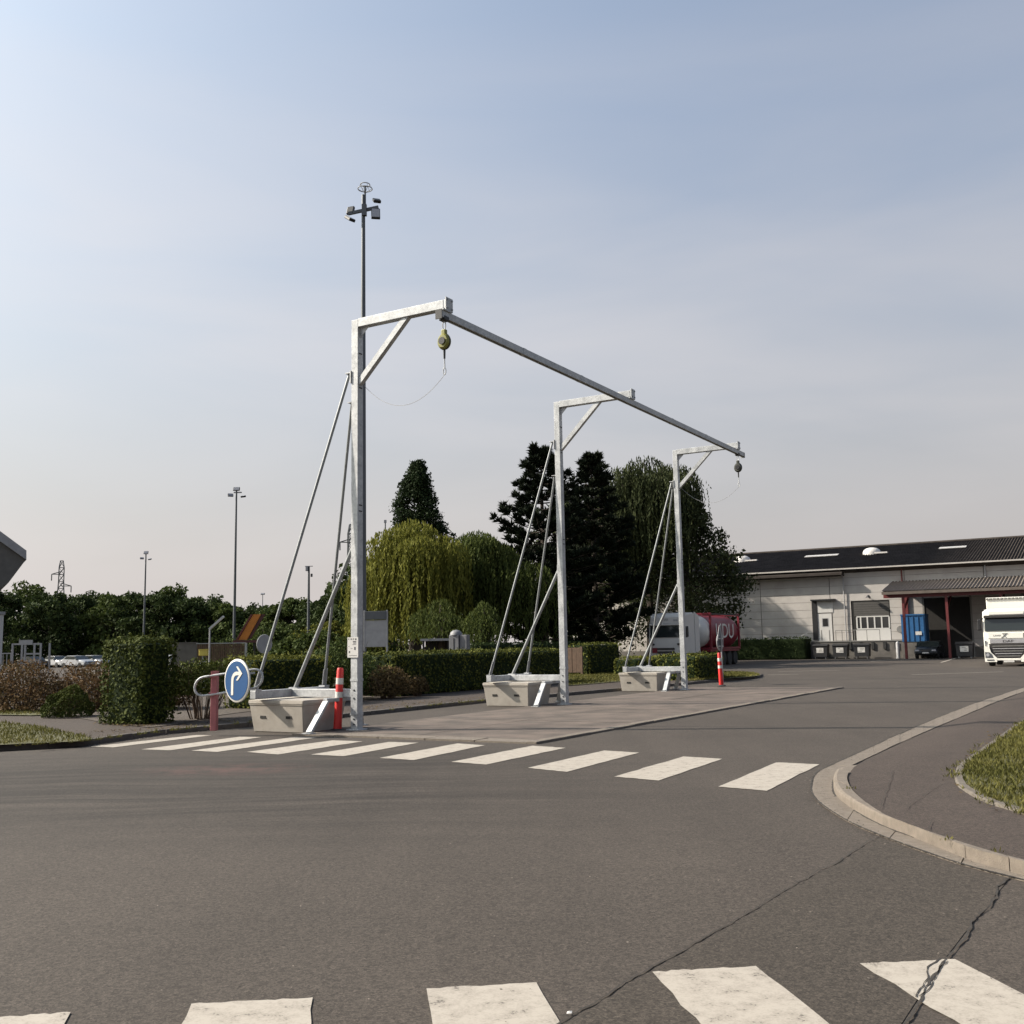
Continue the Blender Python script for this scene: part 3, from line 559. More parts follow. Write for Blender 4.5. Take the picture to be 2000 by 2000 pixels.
# fall arresters
def arrester(yv, label, YELG=YELG):
    a = thing('fall_arrester', label, 'fall arrester', uv(yv, 2.3, RZ0), RZ, 'fall arresters hanging from the rail')
    tr = MB().rbox((0, 0, .0), (.14, .18, .10), .02); tr.build('trolley', BLACK, a)
    ring = [(.035 * math.cos(t), 0, -.13 - .085 * math.sin(t)) for t in np.linspace(0, 2 * math.pi, 17)]
    MB().tube(ring, .010, 6, False).build('carabiner', GALV, a)
    body = MB().lathe([(.03, -.075), (.105, -.072), (.13, -.045), (.138, 0), (.13, .045), (.105, .072), (.03, .075)], 20, (0, 0, -.46), 'y')
    body.v = [(x, y, -.46 + (z + .46) * 1.18) for x, y, z in body.v]
    b = body.build('housing', YELG, a, True); MB().rbox((0, 0, -.275), (.10, .09, .12), .02).build('swivel', YELG, b)
    MB().lathe([(.141, -.016), (.143, 0), (.141, .016)], 20, (0, 0, 0), 'y').build('housing_seam', BLACK, b, loc=(0, 0, -.46)).scale = (1, 1, 1.18)
    MB().lathe([(.07, -.1), (.075, -.095), (.07, -.09)], 14, (0, 0, -.46), 'y').build('housing_cap', BLACK, b)
    MB().tube([(0, 0, -.63), (0, 0, -.80)], [.025, .02], 8).build('cable_guide', BLACK, a); MB().tube([(0, 0, -.80), (.005, 0, -.98)], .012, 6).build('energy_absorber', GALV, a)
    hk = [(.03 * math.cos(t), 0, -1.05 - .07 * math.sin(t)) for t in np.linspace(0, 2 * math.pi, 15)]; MB().tube(hk, .010, 6, False).build('snap_hook', GALV, a)
    end = Vector((-2.3 + .12, .1 - yv * 0, 7.1 - RZ0)); pts = []                  # tag line looping back to the post
    for s in np.linspace(0, 1, 22):
        q = Vector((.0, 0, -1.12)).lerp(end, s); q.z -= 1.15 * 4 * s * (1 - s) * (.5); pts.append(q)
    MB().tube(pts, .005, 5).build('tag_line', LGREY, a, True); MB().tube([end, end + Vector((0, 0, -2.6))], .005, 5).build('tag_line_drop', LGREY, a, True)
    return a
arrester(.02, 'yellow-green fall arrester hanging at the near end of the rail'); arrester(8.821 * 2 + .15, 'dark small fall arrester hanging at the far end of the rail', pm('arrester_dark', (.035, .037, .03), .5))

# ================================================================ STREET FURNITURE
def delineator(p, top_px, label, lean):
    t = thing('delineator', label, 'delineator post', p, 0, 'red and white flexible delineators'); t.rotation_euler = (0, R(lean), 0)
    h = top_px; r0, r1 = .085, .066
    rr = lambda z: r0 + (r1 - r0) * z / h
    MB().lathe([(.17, 0), (.17, .015), (.13, .035), (r0, .05)], 20).build('foot', RUBBER, t, True)
    MB().lathe([(r0, .045), (rr(h * .97), h * .97), (r1 * .8, h)], 20).build('tube', REDP, t, True)
    for a, b in ((.53, .62), (.74, .84)): MB().lathe([(rr(h * a) + .004, h * a), (rr(h * b) + .004, h * b)], 20).build('reflective_band', REFL, t, True)
delineator(G(659, 1428) , 1.24, 'red and white delineator leaning in front of the nearest ballast block', 2.5)
delineator(G(1409, 1340, .022), 1.22, 'red and white delineator standing beyond the farthest frame', -1.5)
bar0 = G(418, 1427, TOP)
bt = thing('barrier_rail', 'faded red post with a grey tube loop beside the blue arrow sign', 'barrier', bar0, R(-6))
MB().rbox((0, 0, .56), (.12, .12, 1.12), .01).build('post', PINK, bt); MB().box((0, 0, 1.125), (.125, .125, .012)).build('post_cap', PINK, bt)
loop = []
for cx_, a0 in ((.80, -90), (-.19, 90)):
    for k in range(9): a = R(a0 + 180 * k / 8); x_ = cx_ + .18 * math.cos(a); loop.append((x_, -.085, .87 + .18 * math.sin(a) + .13 * x_))
loop.append(loop[0]); MB().tube(loop, .022, 10, False).build('tube_loop', GALV, bt, True)
for z in (.70, 1.04): MB().box((0, -.075, z), (.16, .05, .05)).build('clamp', PINK, bt)
# blue arrow sign
sn = R(-131); sp = bar0 + Vector((math.cos(R(-6)), math.sin(R(-6)), 0)) * .585 + Vector((0, -.46, 0))
sg = thing('arrow_sign', 'round blue sign with white turn-right arrow and white rim', 'road sign', (sp.x, sp.y, 1.055), sn + math.pi / 2)
MB().bar((.02, .0, .12), (.20, .24, .14), .03, .04).build('bracket_arm', GALV, sg); MB().bar((.02, .0, -.14), (.20, .24, -.16), .03, .04).build('bracket_arm', GALV, sg)
dsc = MB().lathe([(.395, 0), (.405, .008), (.405, .03), (.39, .035)], 48, (0, -.03, 0), 'y').build('rim', REFL, sg, True)
MB().lathe([(.365, 0), (.365, .006)], 48, (0, -.037, 0), 'y').build('blue_face', BLUE, sg, True)
ar = []
S = [(-.20, -.27), (-.145, -.27)]
x0, x1, zb = -.155, -.085, -.27
outer = [(x0, zb)] + [(x0 + .17 - .17 * math.cos(t), .0 + .17 * math.sin(t)) for t in np.linspace(0, math.pi / 2, 9)] + [(.03, .168)]
inner = [(.03, .102)] + [(x1 + .10 - .10 * math.cos(t), .0 + .10 * math.sin(t)) for t in np.linspace(math.pi / 2, 0, 9)] + [(x1, zb)]
am = MB().prism(outer + inner, -.044, -.037, XZ); aw = am.build('arrow_shaft', REFL, sg)
MB().prism([(.20, .135), (.06, .265), (.00, .265), (.095, .168), (.02, .168), (.02, .102), (.095, .102), (.00, .005), (.06, .005)], -.0455, -.0375, XZ).build('arrow_head', REFL, sg)
MB().box((0, .02, .1), (.5, .03, .05)).box((0, .02, -.1), (.5, .03, .05)).build('mounting_rail', GALV, sg)
# flood-light masts
def mast(base, h, r0, r1, label, floods, group='flood light masts', ring=False):
    t = thing('floodlight_mast', label, 'light mast', base, 0, group)
    m = MB().tube([(0, 0, 0), (0, 0, h * .3), (0, 0, h * .66), (0, 0, h)], [r0, r0 + (r1 - r0) * .3, r0 + (r1 - r0) * .66, r1], 12).build('pole', GREYST, t, True)
    MB().box((0, 0, .02), (.5, .5, .04)).build('base_plate', GREYST, m)
    for (ax, ay, az, w, hh, rx, rz_) in floods:
        rot = Matrix.Rotation(rz_, 3, 'Z') @ Matrix.Rotation(rx, 3, 'X')
        f = MB().rbox((ax, ay, h + az), (w, .14, hh), .03, rot).build('floodlight', BLACK, t)
        MB().box(Vector((ax, ay, h + az)) + rot @ Vector((0, -.075, 0)), (w * .86, .01, hh * .84), rot).build('lamp_glass', LAMPG, f)
    return t
mb_ = D(709, 1300, 47); mb_.z = TOP
mA = mast(mb_, 22.9, .165, .085, 'tallest floodlight mast, rising directly behind the nearest frame', [(-.62, .1, -.72, .36, .42, R(20), R(160)), (-.62, -.1, -1.22, .36, .45, R(-55), R(50)), (.62, .1, -.25, .36, .42, R(55), R(200)), (.60, -.12, -1.0, .42, .58, R(-18), R(10))])
MB().bar((-.72, 0, 21.98), (.72, 0, 22.28), .12, .14).build('cross_arm', GREYST, mA)
MB().box((.06, -.1, 22.1), (.22, .2, .55)).build('arm_clamp', GREYST, mA)
MB().tube([(.08, 0, 22.2), (.08, 0, 23.35)], .045, 8).build('finial_tube', GREYST, mA)
for rr_, zz in ((.34, 23.2), (.22, 23.42)):
    MB().tube([(.08 + rr_ * math.cos(t), rr_ * math.sin(t), zz) for t in np.linspace(0, 2 * math.pi, 21)], .022, 6, False).build('bird_guard_ring', LGREY, mA)
for k in range(6): a = k * math.pi / 3; MB().tube([(.08, 0, 23.0), (.08 + .34 * math.cos(a), .34 * math.sin(a), 23.2), (.08 + .22 * math.cos(a), .22 * math.sin(a), 23.42)], .012, 5).build('ring_spoke', LGREY, mA)
def far_mast(px_top, py_top, px_base, d, label, r0, floods):
    b = D(px_base, 1275, d); top = D(px_top, py_top, d); b.z = 0; b.x = D(px_base, 1285, d).x
    return mast(b, top.z, r0, r0 * .5, label, [(ax * .8, ay, az * .85, w * .74, hh * .74, rx, rz_) for ax, ay, az, w, hh, rx, rz_ in floods])
far_mast(463.5, 956, 456.5, 86, 'slim floodlight mast between the trees and the left stays of the nearest frame', .14, [(0, 0, .05, .75, .42, R(-20), 0), (-.62, 0, -.55, .62, .36, R(-25), R(30)), (.72, 0, -.72, .68, .2, R(-70), R(-30)), (.1, .1, -.28, .9, .14, 0, 0)])
far_mast(285.3, 1078, 279.5, 125, 'leftmost floodlight mast, rising behind the tall clipped hedge', .15, [(0, 0, -.1, .75, .5, R(-20), 0), (-.6, 0, -.9, .6, .32, R(-40), R(30)), (.6, 0, -1.05, .6, .3, R(-60), R(-30))])
far_mast(600.5, 1106, 602, 92, 'short mast with flat cap, seen between the stays of the nearest frame', .17, [(0, 0, .0, .95, .08, 0, 0), (-.2, -.1, -.25, .3, .6, 0, 0), (.3, 0, -.95, .18, .4, 0, R(60))])
far_mast(511.5, 1160, 511.5, 150, 'tiny distant mast above the tree line', .09, [(0, 0, 0, .8, .35, R(-30), 0)])
far_mast(754.5, 1020, 753, 110, 'slender pale mast half hidden by the left willow', .13, [(0, 0, .1, .35, .45, 0, 0)])
# lattice pylons far off
def pylon(px, py, d, label, w=7.0):
    top = D(px, py, d); base = Vector((top.x, d, -.03)); t = thing('pylon', label, 'pylon', base, R(20), 'lattice pylons on the skyline'); h = top.z
    half = lambda z: .95 + (w / 2 - .95) * max(0, 1 - z / (h * .8)) ** 1.3 if z < h * .97 else .5
    m = MB(); zs = np.linspace(0, h, 15)
    for sx in (-1, 1):
        for sy in (-1, 1): m.tube([(sx * half(z), sy * half(z), z) for z in zs], .2, 4)
    for z0, z1 in zip(zs[:-1], zs[1:]):
        a, b = half(z0), half(z1)
        for s in (-1, 1):
            m.bar((-a, s * a, z0), (b, s * b, z1), .16, .16).bar((a, s * a, z0), (-b, s * b, z1), .16, .16)
            m.bar((s * a, -a, z0), (s * b, b, z1), .16, .16).bar((-b, s * b, z1), (b, s * b, z1), .16, .16)
    m.build('lattice', GREYST, t)
    for k, (z, L, s) in enumerate(((.86, 3.6, -1), (.74, 3.8, 1), (.62, 4.2, -1))):
        a = MB().bar((0, 0, h * z + 1.2), (s * L, 0, h * z), .3, .3).bar((0, 0, h * z), (s * L, 0, h * z), .3, .3); a.tube([(s * L, 0, h * z), (s * L, 0, h * z - 2.6)], .22, 6); a.build('cross_arm', GREYST, t)
    return t
pylon(121, 1095, 420, 'lattice pylon above the trees at the far left'); pylon(686, 1024, 330, 'lattice pylon largely hidden behind the nearest frame post')

# ================================================================ WAREHOUSE (local x along the front, y into the building)
BO = uv(WALL_U, 0, 0)
wh = thing('warehouse', 'long white panelled warehouse with dark corrugated roof and red canopy', 'building', BO, RZ)
xl = W(1075, 1200)[0]; xr = 16.0
EAVE = W(1700, 1109.5)[1]; RIDGE_Y, RIDGE_Z = 13.0, EAVE + 3.0
DOCK = W(1650, 1253)[1]
# door, dock opening and canopy opening (x0, x1, z0, z1)
def rect(px0, py0, px1, py1): a, b = W(px0, py1), W(px1, py0); return a[0], b[0], a[1], b[1]
door = rect(1599.5, 1198, 1624, 1254); hdr = rect(1597, 1175, 1626, 1197); dockw = rect(1666, 1172, 1737, 1253); bay = rect(1812, 1163, 1893, 1286); bay = (bay[0], bay[1], 0.02, bay[3]); bay2 = (bay[1] + 4.2, bay[1] + 8.5, .02, bay[3])
holes = [(door[0] - .1, door[1] + .1, door[2], door[3] + .05), (dockw[0], dockw[1], dockw[2], dockw[3]), bay, bay2]
MB().bb(xl, xr, .06, .3, -.03, EAVE - .02).build('backing_wall', pm('joint_dark', (.17, .155, .14), .9), wh)
rows = np.linspace(.9, EAVE - .06, 11); bays = []
x = W(1487, 1200)[0]; xs_ = [x]
for px in (1623, 1771, 1927): xs_.append(W(px, 1200)[0])
step = (xs_[-1] - xs_[0]) / 3
while xs_[0] > xl: xs_.insert(0, xs_[0] - step)
while xs_[-1] < xr: xs_.append(xs_[-1] + step)
npanel = 0
for a, b in zip(xs_[:-1], xs_[1:]):
    for z0, z1 in zip(rows[:-1], rows[1:]):
        segs = [(a + .03, b - .03)]
        for h0, h1, hz0, hz1 in holes:
            if hz0 < z1 - .12 and hz1 > z0 + .12:
                ns = []
                for s0, s1 in segs:
                    if h1 <= s0 or h0 >= s1: ns.append((s0, s1))
                    else:
                        if h0 - s0 > .15: ns.append((s0, h0))
                        if s1 - h1 > .15: ns.append((h1, s1))
                segs = ns
        for s0, s1 in [(q0, min(q1, xr)) for q0, q1 in segs if q0 < xr - .2]: MB().bb(s0, s1, random.uniform(-.012, .0), .07, z0 + .012, z1 - .012).build('wall_panel', WALLP, wh); npanel += 1
segs = [(xl, bay[0]), (bay[1], bay2[0]), (bay2[1], xr)]
for s0, s1 in segs: MB().bb(s0, s1, -.03, .058, -.03, .9).build('plinth', WALLBASE, wh)
# roof
def corr(x0, x1, y0, z0, y1, z1, pitch, amp, name, m, parent):
    n = int((x1 - x0) / pitch * 4); mb = MB(); N = Vector((0, -(z1 - z0), y1 - y0)).normalized(); k = 5
    for j in range(k):
        t = j / (k - 1)
        for i in range(n + 1):
            o = N * (amp * math.sin(i * math.pi / 2)) ; mb.v.append((x0 + (x1 - x0) * i / n, y0 + (y1 - y0) * t + o.y, z0 + (z1 - z0) * t + o.z))
    for j in range(k - 1):
        for i in range(n): mb.f.append((j * (n + 1) + i, j * (n + 1) + i + 1, (j + 1) * (n + 1) + i + 1, (j + 1) * (n + 1) + i))
    return mb.build(name, m, parent)
roof = MB().prism([(-.55, EAVE - .02), (RIDGE_Y, RIDGE_Z), (2 * RIDGE_Y + .55, EAVE - .02), (2 * RIDGE_Y, EAVE - .35), (0, EAVE - .35)], xl - .4, xr + .4, YZ).build('roof', ROOFM, wh)
sl = (RIDGE_Z - EAVE) / (RIDGE_Y + .55)
corr(xl - .4, xr + .4, -.62, EAVE + .06, RIDGE_Y, RIDGE_Z + .08, .25, .06, 'roof_sheeting', ROOFM, roof)
MB().tube([(xl - .4, RIDGE_Y, RIDGE_Z + .08), (xr + .4, RIDGE_Y, RIDGE_Z + .08)], .16, 8).build('ridge_cap', ROOFM, roof)
gt = MB().prism([(-.78, EAVE - .05), (-.78, EAVE + .07), (-.60, EAVE + .07), (-.60, EAVE - .05)], xl - .4, xr + .4, YZ).build('gutter', WALLP, wh)
xs = W(1648, 1110)[0]
MB().prism([(-.95, EAVE - .52), (-.95, EAVE - .30), (-.0, EAVE - .08), (-.0, EAVE - .60)], xl - .4, xs, YZ).build('low_eave', ROOFM, wh)
MB().tube([(xs - .1, -.85, EAVE - .5), (xs - .1, -.15, EAVE - .6), (xs - .1, -.12, .1)], .05, 8).build('downpipe', LGREY, wh)
for px in (1763, 1927): MB().tube([(W(px, 1150)[0], -.1, EAVE - .1), (W(px, 1150)[0], -.1, EAVE - 2.4)], .06, 8).build('downpipe', LGREY if px > 1800 else REDST, wh)
def on_roof(px, py):      # point on the roof plane seen at a pixel
    d = ray(px, py); o = Vector((0, 0, CAM_H)); ou = (o - P0).dot(U) - WALL_U; du = d.dot(U)
    t = (EAVE + .06 + sl * (ou + .62) - o.z) / (d.z - sl * du); p = o + d * t; q = p - P0
    return q.dot(V), q.dot(U) - WALL_U, p.z
for px, py in ((1450, 1096), (1703, 1081)):
    c = on_roof(px, py); MB().lathe([(.85, -.2), (.85, .1), (.76, .32), (.5, .5), (.2, .57), (.02, .58)], 20, c).build('skylight_dome', DOME, roof, True)
    c2 = on_roof(px + 18, py + .5); MB().box((c2[0], c2[1], c2[2] + .1), (1.2, .5, .14)).build('skylight_kerb', DOME, roof)
for (a, b) in (((1572, 1090), (1638, 1084)), ((1836, 1074), (1886, 1068))):
    p, q = Vector(on_roof(*a)), Vector(on_roof(*b)); MB().box(((p + q) / 2 + Vector((0, 0, .1))), ((q - p).length, .9, .06), Matrix.Rotation(math.atan(sl), 3, 'X')).build('roof_light', pm('rooflight', (.35, .34, .33), .5) if 'rooflight' not in MATS else MATS['rooflight'], roof)
# personnel door with dark strip at its left, header panel
dr = MB().bb(door[0], door[1], -.02, .05, door[2], door[3]).build('door', WHITE, wh)
cx = (door[0] + door[1]) / 2; dw = door[1] - door[0]; dh = door[3] - door[2]
MB().bb(cx - dw * .15, cx + dw * .22, -.035, -.02, door[2] + dh * .55, door[2] + dh * .82).build('door_window', PANE, dr); MB().bb(cx - dw * .2, cx + dw * .27, -.03, -.021, door[2] + dh * .53, door[2] + dh * .84).build('window_frame', LGREY, dr)
for s in (-.28, .28): MB().bb(cx + dw * s - .03, cx + dw * s + .03, -.035, -.02, door[2] + .1, door[2] + dh * .42).build('door_moulding', SHUT, dr)
MB().bb(hdr[0], hdr[1], -.04, .0, hdr[2], hdr[3]).build('header_panel', WHITE, wh); MB().bb(hdr[0] - .5, hdr[0] - .05, -.08, -.013, DOCK + .2, hdr[3] + .1).build('dark_strip', BLACK, wh); MB().bb(hdr[0] - .5, hdr[1] + .3, -.45, -.013, hdr[3] + .1, hdr[3] + .24).build('door_hood', BLACK, wh)
# dock opening: half-lowered shutter, glazed booth, lower panel
zt = W(1700, 1203)[1]; zm = W(1700, 1229)[1]
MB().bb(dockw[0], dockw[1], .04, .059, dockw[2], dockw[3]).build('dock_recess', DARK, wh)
for k in range(6):
    a = zt + (dockw[3] - .1 - zt) * k / 6; b = zt + (dockw[3] - .1 - zt) * (k + 1) / 6; MB().bb(dockw[0] + .25, dockw[1] - .08, .0, .035, a + .01, b - .01).build('shutter_slat', DSHUT, wh)
fr = MB(); X0, X1 = dockw[0] + .45, dockw[1] - .12
win = thing('booth_window', None, None); win.parent = wh
MB().bb(X0, X1, -.03, .03, zm, zm + .1).build('window_rail', WHITE, win); MB().bb(X0, X1, -.03, .03, zt - .1, zt).build('window_rail', WHITE, win)
for f in (0, .12, .33, .55, .77, 1): MB().bb(X0 + (X1 - X0) * f - .06, X0 + (X1 - X0) * f + .06, -.031, .031, zm + .1, zt - .1).build('mullion', WHITE, win)
for f0, f1 in ((0, .12), (.12, .33), (.33, .55), (.55, .77), (.77, 1)): MB().bb(X0 + (X1 - X0) * f0 + .06, X0 + (X1 - X0) * f1 - .06, .0, .01, zm + .1, zt - .1).build('pane', PANE, win)
MB().bb(dockw[0] + .35, dockw[1] - .05, -.02, .035, dockw[2], zm).build('lower_panel', WHITE, wh)
la = W(1698, 1163); lmp = MB().lathe([(.1, 0), (.22, -.18), (.24, -.22)], 12, (la[0], -.55, la[1])); lmp.tube([(la[0], 0, la[1] - .25), (la[0], -.5, la[1] + .02)], .03, 6); lmp.build('wall_lamp', BLACK, wh)
mw = W(1759, 1229); MB().lathe([(.3, -.03), (.33, 0), (.3, .03)], 18, (mw[0], -.12, mw[1]), 'y').build('wall_reel', SHUT, wh)
# loading dock in front of the doors, with rail and bumpers
dk0, dk1 = W(1592, 1260)[0], W(1782, 1260)[0]
MB().bb(dk0, dk1, -1.5, -.035, -.02, DOCK - .02).build('dock_platform', WALLBASE, wh); MB().bb(dk0, dk1, -1.55, -.04, DOCK - .02, DOCK + .06).build('dock_edge', SHUT, wh)
for px in (1668, 1690, 1712, 1735, 1757): X = W(px, 1262)[0]; MB().bb(X - .12, X + .12, -1.62, -1.5, DOCK - .7, DOCK - .1).build('dock_bumper', RUBBER, wh)
ra = MB()
for t in range(4): ra.tube([(dk0 - .4 - .9 * t, -1.2, .03), (dk0 - .4 - .9 * t, -1.2, DOCK + .95 - (DOCK) * (t + .3) / 3.6)], .03, 6)
ra.tube([(dk0 - .2, -1.2, DOCK + .9), (dk0 - 3.2, -1.2, .95)], .03, 6); ra.build('stair_rail', LGREY, wh, kind='stuff')
for t in range(6): MB().bb(dk0 - .45 * (t + 1), dk0 - .45 * t, -1.5, -.04, 0, DOCK * (6 - t) / 7).build('step', WALLBASE, wh)
for px in (1640, 1652, 1676, 1700, 1725): X = W(px, 1240)[0]; MB().tube([(X, -1.45, DOCK + .05), (X, -1.45, DOCK + 1.0)], .03, 6).build('rail_post', SHUT, wh)
X0_, X1_ = W(1640, 1240)[0], W(1725, 1240)[0]; MB().tube([(X0_, -1.45, DOCK + 1.0), (X1_, -1.45, DOCK + 1.0)], .03, 6).build('hand_rail', SHUT, wh)
# big bays under the canopy
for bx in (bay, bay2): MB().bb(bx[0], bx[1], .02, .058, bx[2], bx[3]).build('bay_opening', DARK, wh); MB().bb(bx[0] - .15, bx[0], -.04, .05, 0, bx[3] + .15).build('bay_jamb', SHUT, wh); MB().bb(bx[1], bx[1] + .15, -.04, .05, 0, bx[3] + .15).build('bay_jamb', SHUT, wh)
# canopy on red steel posts
CD = 5.2; cz1 = W(1900, 1131)[1]; cx0 = W(1766, 1140)[0]; ca = W(1760, 1150)
can_z0 = cz1 - 1.05; canopy = MB().prism([(0, cz1 - .12), (-CD, can_z0 - .12), (-CD, can_z0), (0, cz1)], cx0 - .9, xr + .3, YZ).build('canopy', CANR, wh)
corr(cx0 - 1.0, xr + .3, -CD - .1, can_z0 + .08, -.03, cz1 + .1, .28, .055, 'canopy_sheeting', CANR, canopy)
MB().bb(cx0 - .95, xr + .3, -CD - .12, -CD - .02, can_z0 - .22, can_z0 + .02).build('canopy_fascia', CANR, canopy)
MB().bb(cx0 - .9, xr + .3, -CD + .3, -CD + .5, can_z0 - .5, can_z0 - .13).build('canopy_beam', REDST, canopy)
px_posts = [W(1799, 1230)[0], W(1881, 1230)[0], W(1881, 1230)[0] + 4.1, W(1881, 1230)[0] + 8.2]
for X in px_posts:
    X -= .5; MB().bb(X - .1, X + .1, -CD + .3, -CD + .5, 0, can_z0 - .5).build('canopy_post', REDST, canopy); MB().bar((X, -CD + .4, can_z0 - 1.6), (X + .0, -.03, cz1 - .5), .12, .14).build('canopy_strut', REDST, canopy)
MB().bb(W(1766, 1200)[0], W(1775, 1200)[0], -.2, -.013, DOCK, W(1766, 1157)[1]).build('wall_post', REDST, wh)
# things on the yard
def bin_(px, pyb, label, back=1.0, wpx=31):
    X = W(px, 1270)[0]; p = BO + V * X - U * back; t = thing('waste_bin', label, 'waste bin', (p.x, p.y, 0), RZ, 'dark wheeled bins with white labels')
    w, d, h = 1.28, .9, 1.15
    MB().prism([(-w / 2 + .06, .2), (w / 2 - .06, .2), (w / 2, h), (-w / 2, h)], -d / 2, d / 2, XZ).build('body', BLACK, t)
    MB().prism([(-d / 2 - .05, h), (-d / 2 - .05, h + .05), (0, h + .2), (d / 2 + .05, h + .05), (d / 2 + .05, h)], -w / 2 - .03, w / 2 + .03, YZ).build('lid', BLACK, t)
    for sx in (-.45, .45):
        for sy in (-.3, .3): MB().lathe([(.1, -.03), (.1, .03)], 10, (sx, sy, .1), 'x').build('castor', LGREY, t)
    l = MB().box((0, -d / 2 - .008, .78), (.62, .012, .44)).build('label_plate', WHITE, t)
    for k in range(3): MB().box((random.uniform(-.15, .15), -d / 2 - .016, .9 - k * .12), (random.uniform(.2, .4), .004, .05)).build('print', SHUT, l)
bin_(1618, 0, 'dark bin with white label below the warehouse door', 2.6); bin_(1656, 0, 'dark bin with white label left of the dock window', 2.6); bin_(1697, 0, 'dark bin with white label directly below the dock window', 2.6); bin_(1905, 0, 'dark bin with white label between the black car and the white lorry', 6.4)
X = W(1794, 1230)[0]; p = BO + V * X - U * 1.6
sk = thing('blue_container', 'bright blue stacked container beside the red canopy post', 'container', (p.x, p.y, 0), RZ)
zt2 = W(1794, 1203)[1]
ft = MB().bb(-1.0, 1.0, -.8, .8, 0, DOCK - .1).build('pallet_stand', WALLBASE, sk); bd = MB().bb(-.98, .98, -.85, .85, DOCK - .1, zt2).build('body', SKIPB, sk)
for k in range(5): MB().bb(-.9 + k * .42, -.82 + k * .42, -.9, -.85, DOCK, zt2 - .1).build('rib', SKIPB, bd)
MB().bb(-1.02, 1.02, -.92, .88, zt2, zt2 + .12).build('rim', SKIPB, sk)
hz_ = MB().box((0, -.92, 0), (.5, .01, .3)); hz_.v = [(x + .4, y, z + DOCK + .6) for x, y, z in hz_.v]; hz_.build('notice', WHITE, sk)
# bollard light by the dock
X = W(1763, 1260)[0]; p = BO + V * X - U * 2.3; bo = thing('bollard', 'pale steel bollard in front of the dock edge', 'bollard', (p.x, p.y, 0), RZ); MB().lathe([(.16, 0), (.16, 1.3), (.1, 1.42), (.02, 1.45)], 14).build('tube', LGREY, bo, True); MB().lathe([(.2, 0), (.2, .06)], 14).build('foot', LGREY, bo)
# ================================================================ VEHICLES (local front faces -y)
def wheel(parent, x, y, r=.5, w=.3):
    t = MB().lathe([(r * .6, -w / 2), (r * .96, -w / 2), (r, -w * .36), (r, w * .36), (r * .96, w / 2), (r * .6, w / 2)], 22, (x, y, r), 'x').build('wheel', RUBBER, parent, True)
    MB().lathe([(r * .6, -w * .42), (r * .3, -w * .3), (r * .28, w * .3), (r * .6, w * .42)], 16, (x, y, r), 'x').build('rim', LGREY, t)
def strip(parent, name, m, x0, x1, z0, z1, y, t=.03, bev=.0):
    return (MB().rbox(((x0 + x1) / 2, y, (z0 + z1) / 2), (x1 - x0, t, z1 - z0), bev) if bev else MB().box(((x0 + x1) / 2, y, (z0 + z1) / 2), (x1 - x0, t, z1 - z0))).build(name, m, parent)
def cab(t, w, prof, m, depth):
    """cab shell: side profile (y, z) swept across the width with rounded corners"""
    bm = bmesh.new(); n = len(prof); L = [bm.verts.new((-w / 2, y, z)) for y, z in prof]; Rr = [bm.verts.new((w / 2, y, z)) for y, z in prof]
    bm.faces.new(L); bm.faces.new(Rr[::-1])
    for i in range(n): bm.faces.new((L[i], Rr[i], Rr[(i + 1) % n], L[(i + 1) % n]))
    bmesh.ops.recalc_face_normals(bm, faces=bm.faces[:]); bmesh.ops.bevel(bm, geom=bm.edges[:], offset=.09, segments=3, affect='EDGES')
    me = bpy.data.meshes.new('cab'); bm.to_mesh(me); bm.free(); return mesh_obj('cab', me, m, t, True)
# white lorry at the right edge
p = D(1972, 1300, 59); p = Vector((p.x, p.y, 0))
lo = thing('white_lorry', 'white articulated lorry facing the camera at the right edge, cut by the frame', 'lorry', p, RZ)
cabo = cab(lo, 2.5, [(.05, .42), (0, 1.0), (.03, 1.9), (.22, 2.9), (.45, 3.2), (2.2, 3.3), (2.25, .6), (1.4, .5)], CREAM, 2.2)
strip(cabo, 'windscreen', GLASS, -1.14, 1.14, 1.99, 2.72, .085, .05).rotation_euler = (0, 0, 0)
bpy.data.objects[cabo.children[-1].name]
gl = cabo.children[-1]; gl.data.transform(Matrix.Translation((0, .085, 2.35)) @ Matrix.Rotation(R(-10), 4, 'X') @ Matrix.Translation((0, -.085, -2.35)))
vs_ = strip(lo, 'sun_visor', GRILLE, -1.16, 1.16, 2.72, 2.88, .03, .26, .03)
strip(lo, 'roof_panel', CREAM, -.92, .92, 2.9, 3.12, .2, .1, .03)
fp = strip(lo, 'front_panel', CREAM, -1.0, 1.0, 1.57, 1.9, -.005, .06, .015); strip(lo, 'badge_bar', CHROME, -.92, .92, 1.29, 1.53, -.02, .07, .015)
text('lettering', 'DAF', .2, GRILLE, lo, (.02, -.062, 1.41), sx=1.5); text('lettering', 'LAMA', .13, SHUT, fp, (-.52, -.04, 1.73), sx=1.2)
ex_ = MB().bar((-.32, -.04, 1.60), (-.05, -.04, 1.84), .05, .01).bar((-.06, -.045, 1.60), (-.24, -.045, 1.84), .05, .01).bar((-.26, -.047, 1.85), (.02, -.047, 1.85), .035, .01); ex_.build('emblem', SHUT, fp)
strip(lo, 'tag_plate', SHUT, .80, .98, 1.60, 1.86, -.04, .012)
MB().prism([(-.98, 1.27), (.98, 1.27), (.92, .78), (.62, .47), (-.62, .47), (-.92, .78)], -.03, .03, XZ).build('grille', GRILLE, lo)
for k, z in enumerate((1.14, 1.0, .86, .72, .58)): hw = (.80, .80, .76, .68, .58)[k]; strip(lo, 'grille_slat', CHROME if k % 2 else SHUT, -hw, hw, z - .022, z + .022, -.045, .05)
